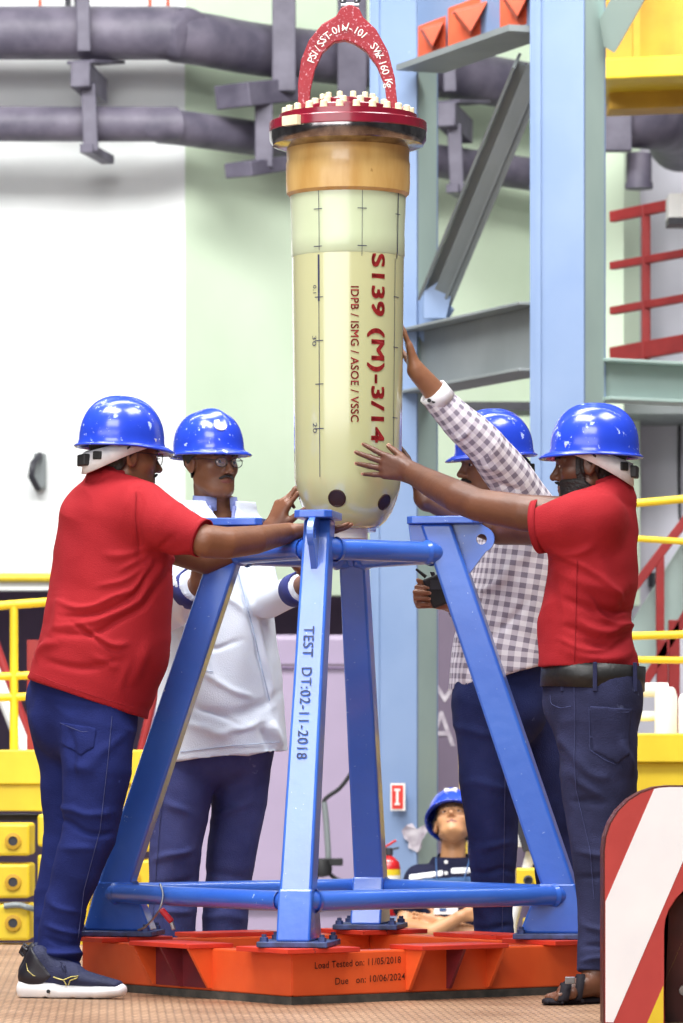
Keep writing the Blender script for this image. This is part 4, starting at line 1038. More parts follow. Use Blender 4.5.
    def helmet(s, person, z0=.039, tilt=0.0, strap=True, logo=None, dark_strap=False):
        """blue hard hat with brim, ridge, peak, white suspension band and ratchet"""
        k = s.sc / .93
        f = unit(s.f + s.u * tilt); u = unit(s.u - s.f * tilt); r = s.r
        def L(x, y, z): return s.c + k * (r * x + f * y + u * (z)) + s.u * 0
        n = 64; rings = []
        prof = [(a, math.sin(a) ** .84, math.cos(a) ** .9 if a < math.pi / 2 - 1e-6 else 0.0) for a in np.linspace(.06, math.pi / 2, 16)]
        def dome(th_, rho, hh, grow=0):
            x = (.105 + grow) * rho * math.sin(th_); y = (.122 + grow) * rho * math.cos(th_) - .012
            z = z0 + (.124) * hh
            ridge = .0055 * math.exp(-(x / .016) ** 2) * max(0, min(1, hh * 2.2)) - .003 * math.exp(-((abs(x) - .035) / .01) ** 2) * max(0, hh - .25)
            return x, y, z + ridge
        v = []; fcs = []
        for a, rho, hh in prof:
            v += [L(*dome(2 * math.pi * j / n, rho, hh)) for j in range(n)]
        m = len(prof)
        for g, dz in ((.004, -.012), (.006, -.016)):
            v += [L(*(np.array(dome(2 * math.pi * j / n, 1, 0, g)) + V(0, 0, dz))) for j in range(n)]; m += 1
        for i in range(m - 1):
            for j in range(n):
                j2 = (j + 1) % n; fcs.append((i * n + j, (i + 1) * n + j, (i + 1) * n + j2, i * n + j2))
        fcs.append(tuple(range(n)))
        he = put('helmet', v, fcs, M['helmet'], person, 60, solid=.003); he['label'] = 'blue hard hat'
        # brim with peak
        v = []; fcs = []
        for w in (0, .35, .7, 1):
            for j in range(n):
                t_ = 2 * math.pi * j / n; c_ = math.cos(t_)
                ext = .009 + .02 * max(0, c_) ** 1.6
                x, y, z = dome(t_, 1, 0, .004)
                dirx, diry = math.sin(t_), c_
                v.append(L(x + dirx * ext * w, y + diry * ext * w, z - .012 - .006 * w - .011 * w * w * max(0, c_)))
        for i in range(3):
            for j in range(n):
                j2 = (j + 1) % n; fcs.append((i * n + j, (i + 1) * n + j, (i + 1) * n + j2, i * n + j2))
        put('brim', v, fcs, M['helmet'], he, 60, solid=.0055)
        for q in (-1, 1):   # vent holes
            for dx in (-.02, .0, .02):
                t_ = q * (math.pi / 2) + dx * 6; x, y, z = dome(t_, math.sin(.95) ** .92, math.cos(.95) ** .95, .0016)
                p = L(x, y, z); nn = unit(p - L(0, 0, z0 - .02)); xx = unit(np.cross(nn, u)); yy_ = np.cross(xx, nn)
                MB().lathe(p - nn * .002, [(.0028, 0), (.0028, .003)], 8, True, xx, yy_, nn).put('vent_hole', M['black'], he)
        if logo is not None:
            t_ = logo; x, y, z = dome(t_, math.sin(1.02) ** .92, math.cos(1.02) ** .95, .003); p = L(x, y, z)
            nn = unit(p - L(0, 0, z0 + .005)); xx = unit(np.cross(u, nn)); yy_ = np.cross(nn, xx)
            lo_ = MB().lathe(p - nn * .003, [(.021, 0), (.021, .0045), (.019, .005)], 24, True, xx, yy_, nn).put('badge', M['sign_white'], he, 40)
            MB().lathe(p - nn * .003, [(.011, 0), (.011, .006)], 18, True, xx, yy_, nn).put('emblem', M['badge_grey'], he, 40)
        if strap:
            nb = 40; v = []; fcs = []
            for j in range(nb):
                t_ = 2 * math.pi * j / nb; c_ = math.cos(t_); bk = (1 - c_) / 2
                zc_ = .047 - .075 * bk ** 1.4; hw = .014 + .017 * bk ** 1.5
                for q in (1, -1):
                    v.append(L(.088 * math.sin(t_), .105 * c_ - .012 - .004 * (q < 0) * bk, zc_ + q * hw))
            for j in range(nb):
                j2 = (j + 1) % nb; fcs.append((2 * j, 2 * j + 1, 2 * j2 + 1, 2 * j2))
            st = put('headband', v, fcs, M['black'] if dark_strap else M['strap_white'], he, 60, solid=.006)
            MB().box(L(0, -.122, -.02), .03, .012, .017, r, f, u).put('ratchet', M['black'], he, bevel=.004)
            for q in (-1, 1):
                MB().box(L(q * .052, -.1, -.008), .014, .006, .012, unit(r + f * q * -.8 * -1), unit(f + r * q * -.8), u).put('strap_slot', M['black'], he, bevel=.003)
                for yy0 in (.06, -.07):
                    MB().bar(L(q * .088, yy0 * .9, .048), L(q * .08, yy0 * .8, .02), .004, .016, f).put('strap_tab', M['strap_white'], he)
        return he

def hand(vol, wrist, d, palm_n, thumb, curls=(10, 10, 10, 10), spread=4.0, sc=1.0, thumb_dir=(.75, .6, .25), wr=.026):
    """d = wrist to knuckles, palm_n = way the palm faces, thumb = thumb side; curls in degrees per joint"""
    y = unit(d); z = np.asarray(palm_n, float); z = unit(z - y * y.dot(z)); x = np.cross(y, z)
    if x.dot(thumb) < 0: x = -x
    w = np.asarray(wrist, float)
    def L(a, b, c): return w + sc * (x * a + y * b + z * c)
    vol.add(chain([L(0, -.02, 0), L(0, .012, 0)], [(wr * sc, wr * .78 * sc), (wr * 1.02 * sc, .0165 * sc)], x), .012)
    for bx, by in ((.027, .088), (.009, .093), (-.01, .09), (-.027, .082)):
        vol.add(chain([L(bx * .45, .01, 0), L(bx, by, 0)], [.0155 * sc, .0118 * sc]), .012)
    vol.add(chain([L(.012, .012, .004), L(.028, .05, .006)], [.017 * sc, .012 * sc]), .012)
    Ls = ((.044, .026, .021), (.049, .03, .022), (.045, .028, .021), (.035, .021, .019))
    for i, ((bx, by), ln) in enumerate(zip(((.027, .088), (.009, .093), (-.01, .09), (-.027, .082)), Ls)):
        a = math.radians((1.5 - i) * spread); p = L(bx, by, 0); cu = curls[i] if not isinstance(curls[i], (tuple, list)) else None
        ang = 0; pts = [p]; 
        for j, l in enumerate(ln):
            ang += math.radians(curls[i][j] if cu is None else cu * (1, 1.15, .8)[j])
            dirv = unit(y * math.cos(a) + x * math.sin(a)) * math.cos(ang) + z * math.sin(ang)
            p = p + dirv * l * sc; pts.append(p)
        k = (.92, 1, .95, .84)[i]
        vol.add(chain(pts, [.0098 * k * sc, .0088 * k * sc, .008 * k * sc, .0066 * k * sc]), .005)
        vol.add(ellip(pts[1], np.array([.0093, .0093, .0093]) * k * sc), .003)
        HANDTIPS.append((pts[3], unit(pts[3] - pts[2]), -z * math.cos(ang) + y * math.sin(ang), .0066 * k * sc))
    t0 = L(.02, .022, .006); td = unit(x * thumb_dir[0] + y * thumb_dir[1] + z * thumb_dir[2]); td2 = unit(td + y * .45)
    t1 = t0 + td * .042 * sc; t2 = t1 + td2 * .032 * sc; t3 = t2 + td2 * .024 * sc
    vol.add(chain([t0, t1, t2, t3], [.0145 * sc, .0115 * sc, .0098 * sc, .0078 * sc]), .008)
    HANDTIPS.append((t3, td2, unit(x - z), .0078 * sc))
HANDTIPS = []
def nails(person):
    for p, d, n, r in HANDTIPS:
        n = unit(n - d * n.dot(d)); s = np.cross(d, n); c = p + n * r * .75 - d * .001
        MB().loft([[c - s * r * .62 - d * r * .9 - n * .002, c + s * r * .62 - d * r * .9 - n * .002, c + s * r * .62 - d * r * .9 + n * r * .12, c - s * r * .62 - d * r * .9 + n * r * .12],
                   [c - s * r * .55 + d * r * .75 - n * .003, c + s * r * .55 + d * r * .75 - n * .003, c + s * r * .55 + d * r * .75 + n * r * .02, c - s * r * .55 + d * r * .75 + n * r * .02]]).put('fingernail', M['nail'], person, 60)
    HANDTIPS.clear()

def band(c, up, fwd, rx, ry, h0, h1, n=40, tilt=0.0, gap=0.0, flare=0.0, dip=0.0):
    """strip round an ellipse: rx across, ry along fwd; from h0 to h1 along up"""
    u = unit(up); f = unit(np.asarray(fwd) - u * np.dot(u, fwd)); r = np.cross(f, u); v = []; fc = []
    a0, a1 = gap, 2 * math.pi - gap
    for j in range(n + 1):
        t = a0 + (a1 - a0) * j / n
        for h, g in ((h0, 0), (h1, flare)):
            v.append(np.asarray(c) + r * (rx + g) * math.sin(t) + f * (ry + g) * math.cos(t) + u * (h - dip * (math.cos(t) + 1) / 2))
    for j in range(n): fc.append((2 * j, 2 * j + 2, 2 * j + 3, 2 * j + 1))
    return v, fc

M['eye_white'] = mat('eye_white', (226, 218, 210), (216, 206, 198), 30, .25)
M['eye_dark'] = mat('dark_iris', (34, 20, 14), (24, 14, 10), 30, .15)
M['helmet'] = mat('scuff_glint_blue_hard_hat', (40, 74, 208), (34, 64, 196), 8, .25, c3=(176, 196, 244), sscale=42, sthr=.615, coat=.5)  # pale specks colour in both scuffs and reflected light
M['badge_grey'] = mat('grey_blue_badge', (176, 190, 214), (160, 176, 204), 30, .5)
M['strap_white'] = mat('white_webbing', (224, 222, 224), (206, 204, 208), 30, .7, bump=.3, bscale=120)
M['nail'] = mat('fingernail', (196, 150, 128), (186, 138, 116), 40, .35)
m_ = bpy.data.materials.new('spectacle_lens'); m_.use_nodes = True; b_ = m_.node_tree.nodes['Principled BSDF']
b_.inputs['Base Color'].default_value = (.95, .97, 1, 1); b_.inputs['Alpha'].default_value = .16; b_.inputs['Roughness'].default_value = .05; M['lens'] = m_
M['frame_dark'] = mat('dark_spectacle_frame', (38, 34, 36), (50, 46, 48), 30, .3, metal=.4)
M['hair'] = mat('black_hair', (20, 17, 18), (34, 29, 29), 60, .5, bump=.9, bscale=160)
def skinm(n, a, b): return mat(n, a, b, 9, .45, bump=.2, bscale=90)
M['skin1'] = skinm('deep_brown_skin', (122, 78, 54), (104, 64, 44))
M['skin2'] = skinm('brown_skin', (128, 86, 62), (110, 70, 50))
M['skin3'] = skinm('mid_brown_skin', (150, 102, 74), (130, 86, 62))
M['skin4'] = skinm('dark_brown_skin', (106, 66, 46), (86, 52, 38))
M['skin5'] = skinm('light_brown_skin', (190, 140, 100), (172, 122, 86))
M['lip'] = mat('brown_lips', (128, 76, 64), (116, 66, 56), 30, .4)
def cloth(n, a, b, sc=5, rough=.85, bs=.35, bsc=260, c3=None, st=.7, ss=20): return mat(n, a, b, sc, rough, bump=bs, bscale=bsc, spec=.2, c3=c3, sthr=st, sscale=ss)
M['polo'] = cloth('red_pique_cotton', (160, 34, 41), (148, 28, 37), 4)
M['polo_b'] = cloth('red_pique_cotton_collar', (152, 32, 40), (142, 28, 37), 4)
def denim(n, a, b, c): 
    return mat(n, a, b, 7, .85, bump=.5, bscale=240, spec=.15, c3=c, sthr=.67, sscale=9)
M['denim1'] = denim('navy_denim', (34, 44, 104), (26, 34, 86), (52, 66, 130))
M['denim2'] = denim('washed_slate_denim', (76, 82, 134), (58, 64, 114), (108, 114, 158))
M['denim3'] = denim('indigo_denim', (46, 55, 104), (30, 38, 80), (88, 98, 144))
M['denim4'] = denim('faded_charcoal_denim', (52, 55, 88), (38, 40, 66), (84, 90, 122))
M['stitch'] = mat('pale_stitching', (66, 73, 118), (54, 60, 104), 60, .8)
M['coat'] = cloth('white_lab_coat_cotton', (222, 230, 242), (212, 221, 236), 3)
M['shirt_blue'] = cloth('pale_blue_shirting', (150, 160, 214), (134, 146, 204), 6)
M['navy_lining'] = cloth('navy_rolled_cuff', (66, 72, 136), (54, 60, 122), 6)
M['navy'] = cloth('navy_polo_cotton', (22, 24, 46), (30, 32, 58), 5)
M['white_print'] = cloth('white_print', (236, 236, 240), (226, 226, 232), 8)
M['blue_print'] = cloth('steel_blue_print', (70, 100, 146), (58, 86, 132), 8)
M['belt'] = mat('black_leather', (22, 22, 24), (34, 34, 34), 9, .45, bump=.3, bscale=70)
M['shoe_blue'] = mat('navy_mesh_shoe', (30, 36, 76), (22, 28, 62), 14, .7, bump=.6, bscale=300)
M['shoe_black'] = mat('black_shoe_panel', (22, 20, 30), (30, 28, 40), 14, .45)
M['sole_white'] = mat('white_foam_sole', (240, 240, 242), (226, 226, 230), 10, .5)
M['gum'] = mat('gum_rubber', (176, 136, 96), (160, 122, 84), 10, .6)
M['gold'] = mat('gold_piping', (206, 196, 120), (190, 178, 100), 20, .4)
M['sandal'] = mat('black_sandal_strap', (26, 22, 28), (36, 31, 38), 20, .75, bump=.3, spec=.2)

def surf_line(name, V_, px, w, m, person, off=.001, d0=None):
    """thin stitched line laid on a garment's camera side along photograph pixels"""
    sc = F / V_[:, 1]; X = V_[:, 0] * sc + CX; Y = HY - (V_[:, 2] - CAMH) * sc
    pts = []
    px = np.array(px, float); seg = np.r_[0, np.cumsum(np.linalg.norm(np.diff(px, axis=0), axis=1))]
    for s in np.arange(0, seg[-1] + .1, 2.5):
        qx, qy = np.interp(s, seg, px[:, 0]), np.interp(s, seg, px[:, 1])
        k = (np.abs(X - qx) < 2.2) & (np.abs(Y - qy) < 2.2)
        if not k.any(): continue
        dd = V_[k, 1].min(); pts.append(P(qx, qy, dd - off))
    if len(pts) > 3:
        a = np.array(pts); a[1:-1, 1] = np.minimum(a[1:-1, 1], (a[:-2, 1] + a[1:-1, 1] + a[2:, 1]) / 3)
        MB().tube(list(a), w, 5).put(name, m, person, 60)

def bounds(prs, m=.05):
    return np.min([p.lo for p in prs], 0) - m, np.max([p.hi for p in prs], 0) + m
def build(ops, h, cuts=()):
    """ops: (prim, k, sign)"""
    lo, hi = bounds([o[0] for o in ops if o[2] > 0]); vol = Vol(lo, hi, h)
    for pr, k, sg in ops: vol.add(pr, k) if sg > 0 else vol.sub(pr, k)
    for c in cuts: vol.cut(*c)
    return vol
def body_of(label, feet, skin, torso, taxis, neck, head, arms, legs, hands, hb=.0042, shrink=.78, group=None, feet_ops=(), nt=None):
    full = torso; torso = torso[:nt] if nt else torso
    """one continuous skin surface: head, neck, trunk, arms with hands, legs"""
    ops = [(chain([p for p, r in torso], [(r[0] * shrink, r[1] * shrink) for p, r in torso], taxis), 0, 1)]
    for a in arms: ops.append((chain([p for p, r in a], [r for p, r in a]), .025, 1))
    for l in legs: ops.append((chain([p for p, r in l], [r * .72 for p, r in l]), .02, 1))
    hp = head.el((0, 0, .02), (.12, .13, .14)); lo, hi = bounds([o[0] for o in ops] + [hp], .06)
    for w in hands: lo = np.minimum(lo, np.asarray(w[0]) - .23); hi = np.maximum(hi, np.asarray(w[0]) + .23)
    for fo in feet_ops: lo = np.minimum(lo, fo[0].lo - .02); hi = np.maximum(hi, fo[0].hi + .02)
    vol = Vol(lo, hi, hb)
    head.build(vol)
    vol.add(chain([p for p, r in neck], [r for p, r in neck]), .02)
    for pr, k, sg in ops: vol.add(pr, k)
    for fo in feet_ops: vol.add(fo[0], fo[1]) if fo[2] > 0 else vol.sub(fo[0], fo[1])
    for w in hands: hand(vol, *w[:4], **w[4])
    v, f = vol.mesh()
    o = put('person', v, f, skin, None, 179, org=feet)
    tag(o, label, 'person', group)
    nails(o)
    return o, vol

def garment(name, person, ops, m, h=.005, disp=None, cuts=()):
    vol = build(ops, h, cuts); v, f = vol.mesh(disp); o = put(name, v, f, m, person, 179); return o, vol, v
def tor(nodes, ax, g=0.0, cap1=False): return chain([p for p, r in nodes], [(r[0] + g, r[1] + g) for p, r in nodes], ax, False, cap1)
def lmb(nodes, g=0.0, cap1=False, cap0=False): return chain([p for p, r in nodes], [r + g for p, r in nodes], None, cap0, cap1)

def sneaker(person, heel, toe, w=.05, H_=.1, side=None):
    """running shoe: foam sole, mesh upper, heel panel, laces, piping; heel and toe lie on the deck"""
    heel, toe = np.asarray(heel, float), np.asarray(toe, float); f = unit(toe - heel); L = np.linalg.norm(toe - heel); u = UPZ; s = np.cross(f, u)
    if s[1] > 0: s = -s                                     # side facing the camera
    def Q(a, b, c): return heel + f * a * L + s * b + u * c
    sole = build([(chain([Q(.1, 0, .02), Q(.45, 0, .02), Q(.72, .0, .021), Q(.9, -.004, .026)], [(.036, .033), (.036, .026), (.046, .024), (.033, .019)], s), 0, 1), (chain([Q(.1, 0, .032), Q(.35, 0, .03)], [(.038, .03), (.036, .022)], s), .01, 1)], .004, [(Q(0, 0, .002), -u)])
    for a in (.28, .52, .68): sole.sub(chain([Q(a, -.08, -.002), Q(a, .08, -.002)], [.007, .007]), .004)
    v, fc = sole.mesh(); sh = put('shoe', v, fc, M['sole_white'], person, 179)
    up = build([(chain([Q(.12, 0, .06), Q(.4, 0, .062), Q(.68, 0, .05), Q(.88, -.003, .04)], [(.034, .032), (.035, .034), (.042, .022), (.03, .014)], s), 0, 1), (chain([Q(.17, 0, .07), Q(.2, 0, .115)], [.038, .036]), .02, 1), (chain([Q(.24, 0, .1), Q(.5, 0, .075)], [.032, .026]), .02, 1)], .004, [(Q(0, 0, .035), -u)])
    v, fc = up.mesh(); uo = put('upper', v, fc, M['shoe_blue'], sh, 179)
    v, fc = up.patch(.0035, boxp(Q(.12, 0, .08), (.05, .08, .06), unit(f + u * .8), s, unit(u - f * .8))); put('heel_panel', v, fc, M['shoe_black'], sh, 179)
    MB().tube([Q(.06, 0, .12), Q(.03, 0, .13), Q(.05, 0, .145), Q(.09, 0, .135)], .006, 8).put('pull_tab', M['shoe_black'], sh, 60)
    for k in range(4):
        a = .36 + k * .07; MB().tube([Q(a, .026, .1 - k * .008), Q(a + .02, .008, .112 - k * .011), Q(a + .03, -.012, .108 - k * .01)], .0032, 6).put('lace', M['shoe_blue'], sh, 60)
    MB().tube([Q(.42, .03, .105), Q(.44, .036, .09), Q(.47, .038, .078), Q(.46, .036, .095)], .0028, 6).put('lace', M['shoe_blue'], sh, 60)
    V_ = v
    def on(a, c):      # side surface of the upper
        g = np.linspace(.0, .09, 46); pts = np.array([Q(a, b, c) for b in g]); i = np.clip(np.round((pts - up.lo) / up.h).astype(int), 0, up.n - 1)
        val = up.v[i[:, 0], i[:, 1], i[:, 2]]; k = np.where(val < 0)[0]; return pts[k[-1] if len(k) else 10] + s * .0035
    MB().tube([on(.36, .062), on(.4, .058), on(.45, .054), on(.47, .042), on(.46, .036)], .0018, 6).tube([on(.45, .054), on(.52, .064), on(.58, .066), on(.57, .06), on(.51, .053), on(.485, .04)], .0018, 6).put('side_mark', M['gold'], sh, 60)
    MB().tube([on(.12, .1), on(.14, .08), on(.19, .066), on(.25, .06)], .0018, 6).put('heel_piping', M['gold'], sh, 60)
    MB().lathe(Q(.32, .0385, .021), [(.0055, 0), (.0055, .003)], 10, True, f, u, s).put('sole_mark', M['black'], sh)
    return sh
def plain_shoe(person, heel, toe, m):
    heel, toe = np.asarray(heel, float), np.asarray(toe, float); f = unit(toe - heel); L = np.linalg.norm(toe - heel); s = np.cross(f, UPZ)
    def Q(a, b, c): return heel + f * a * L + s * b + UPZ * c
    up = build([(chain([Q(.12, 0, .045), Q(.45, 0, .045), Q(.7, 0, .036), Q(.88, 0, .03)], [(.034, .04), (.036, .038), (.044, .028), (.034, .02)], s), 0, 1), (chain([Q(.18, 0, .06), Q(.24, 0, .11)], [.036, .034]), .02, 1)], .005, [(Q(0, 0, .012), -UPZ)])
    v, f_ = up.mesh(); sh = put('shoe', v, f_, m, person, 179)
    so = build([(chain([Q(.1, 0, .008), Q(.45, 0, .008), Q(.72, 0, .008), Q(.9, 0, .008)], [(.04, .012), (.038, .012), (.05, .012), (.038, .012)], s), 0, 1)], .005, [(Q(0, 0, .002), -UPZ)])
    v, f_ = so.mesh(); put('sole', v, f_, M['black'], sh, 179)
    return sh

# =================================================================== man in red polo reaching from the left
def man_left():
    f = unit(V(.87, .5, 0)); r = V(f[1], -f[0], 0)
    torso = [(P(117, 496, 12.75), (.13, .085)), (P(116, 524, 12.75), (.205, .138)), (P(110, 600, 12.75), (.195, .16)), (P(103, 650, 12.74), (.195, .178)), (P(88, 694, 12.74), (.19, .165)), (P(84, 735, 12.74), (.185, .155))]
    armR = [(P(146, 518, 12.58), .052), (P(205, 541, 12.5), .047), (P(226, 543, 12.53), .046), (P(255, 540, 12.6), .041), (P(288, 533, 12.74), .03)]
    armL = [(P(86, 520, 12.92), .05), (P(205, 560, 13.0), .042), (P(240, 550, 13.0), .036), (P(272, 528, 12.98), .027)]
    legR = [(P(99, 705, 12.66), .105), (P(97, 770, 12.62), .102), (P(89, 835, 12.6), .078), (P(67, 900, 12.61), .062), (P(60, 930, 12.62), .06), (P(60, 966, 12.62), .064)]
    legL = [(P(62, 700, 12.84), .105), (P(70, 770, 12.84), .09), (P(68, 835, 12.85), .07), (P(54, 900, 12.85), .056), (P(52, 948, 12.85), .052)]
    hd = Head(P(125, 456, 12.72), V(.92, .38, -.06), (0, 0, 1), .95)
    neck = [(P(117, 498, 12.75), .068), (P(121, 470, 12.73), .062)]
    hands = [(P(288, 533, 12.74), V(1, .3, .0), V(-.1, .2, .97), V(0, -1, 0), dict(curls=(8, 8, 10, 12), spread=3, thumb_dir=(.3, .9, .1))),
             (P(271, 530, 12.97), V(.42, 0, .9), V(.75, .6, -.3), V(1, -.3, 0), dict(curls=((8, 12, 10), (10, 14, 10), (30, 40, 25), (45, 50, 30)), spread=9, sc=.98, thumb_dir=(.6, .7, .3)))]
    p, vol = body_of('man in red polo shirt and navy jeans leaning in with both arms out', P(60, 997, 12.62) * V(1, 1, 0), M['skin1'], torso, r, neck, hd, [armR, armL], [legR, legL], hands, nt=5, shrink=.7)
    hd.face(p, vol, M['skin1'], M['hair'], glasses=M['frame_dark'], lips=M['lip'])
    hd.helmet(p, tilt=.02)
    # polo
    sl = [(P(142, 516, 12.6), .094), (P(168, 526, 12.55), .076), (P(202, 538, 12.5), .053)]
    sl2 = [(P(92, 521, 12.9), .085), (P(140, 540, 12.96), .06)]
    dsp = folds([([(140, 492), (138, 530), (142, 560)], 12.6, -.006, .008), ([(158, 552), (130, 590), (85, 606), (58, 604)], 12.6, .008, .006), ([(156, 560), (126, 602), (92, 614), (60, 616)], 12.6, -.008, .005), ([(160, 566), (128, 608), (96, 622), (56, 626)], 12.6, .008, .006),
                 ([(166, 572), (140, 608), (110, 628), (84, 634), (52, 632)], 12.6, -.009, .006), ([(84, 626), (104, 642), (126, 644)], 12.6, .008, .006), ([(70, 622), (96, 640), (112, 650)], 12.6, -.007, .005), ([(148, 548), (122, 556), (104, 556)], 12.6, .005, .006), ([(148, 556), (118, 568)], 12.6, .005, .005), ([(150, 562), (120, 580), (96, 584)], 12.6, .005, .006), ([(60, 640), (44, 650), (34, 660)], 12.6, .008, .009), ([(130, 660), (120, 690)], 12.6, .004, .008), ([(90, 655), (120, 668)], 12.6, .004, .007),
                 ([(120, 660), (80, 668), (45, 660)], 12.6, -.006, .008), ([(60, 600), (50, 640)], 12.7, .008, .014), ([(190, 545), (165, 560), (150, 575)], 12.55, .006, .008), ([(175, 535), (150, 560)], 12.55, -.005, .007), ([(150, 640), (130, 690)], 12.6, .006, .012)], .003, (7, 7, 12), 3, .5)
    ops = [(tor(torso, r, .012), 0, 1), (lmb(sl, 0, True), .035, 1), (lmb(sl2, 0, True), .03, 1), (chain([P(116, 500, 12.75), P(118, 480, 12.74)], [(.1, .085), (.078, .078)], r), .05, 1)]
    hem0 = P(27, 678, 12.75); ln = unit(P(138, 716, 12.75) - hem0)
    so, sv, V_ = garment('polo_shirt', p, ops, M['polo'], .005, dsp, [(hem0, V(ln[2], 0, -ln[0])), (P(118, 477, 12.74), V(.32, .1, 1))])
    # carve cuff opening so the arm comes out of the sleeve
    v, fc = band(P(117.5, 479, 12.735), V(.25, .1, 1), f, .085, .088, -.04, .02, 36, flare=-.008, dip=.012); put('collar', v, fc, M['polo_b'], so, 60, solid=.007)
    v, fc = band(sl[2][0], sl[2][0] - sl[1][0], UPZ, .0545, .0545, -.016, .003, 30); put('sleeve_cuff', v, fc, M['polo_b'], so, 60, solid=.004)
    surf_line('shoulder_seam', V_, [(136, 492), (135, 520), (138, 552)], .0016, M['polo_b'], so); surf_line('hem_seam', V_, [(30, 672), (60, 684), (100, 698), (136, 708)], .0012, M['polo_b'], so)
    # jeans
    jf = folds([([(128, 730), (95, 760), (70, 770)], 12.6, .006, .01), ([(60, 805), (85, 815), (112, 812)], 12.6, .008, .008), ([(58, 820), (90, 836), (112, 834)], 12.6, -.008, .007), ([(60, 850), (95, 852)], 12.6, .006, .008), ([(48, 905), (80, 912)], 12.6, .006, .007), ([(45, 928), (82, 934)], 12.6, .009, .006), ([(45, 940), (82, 944)], 12.6, -.008, .005), ([(40, 954), (84, 951)], 12.6, .013, .006), ([(42, 961), (84, 960)], 12.6, -.01, .004), ([(70, 720), (72, 800)], 12.6, -.007, .008)], .0025, (10, 10, 16), 4, .3)
    ops = [(chain([P(82, 690, 12.75), P(82, 715, 12.75)], [(.175, .14), (.18, .15)], r), 0, 1), (lmb(legR, 0, True), .04, 1), (lmb(legL, 0, True), .03, 1)]
    jo, jv, JV = garment('jeans', p, ops, M['denim1'], .005, jf)
    v, fc = jv.patch(.0035, pxpoly([(60, 722), (98, 728), (96, 748), (82, 756), (62, 744)], 12.3, 12.72, 12.6), jf); put('back_pocket', v, fc, M['denim1'], jo, 179)
    for ln_ in ([(112, 716), (108, 760), (100, 830), (84, 890), (78, 940)], [(60, 723), (82, 732), (98, 730)]): surf_line('stitching', JV, ln_, .0009, M['stitch'], jo)
    sneaker(p, P(17, 997, 12.6) * V(1, 1, 0), P(131, 997, 12.5) * V(1, 1, 0))
    sneaker(p, P(20, 990, 12.79) * V(1, 1, 0), P(112, 990, 12.78) * V(1, 1, 0))

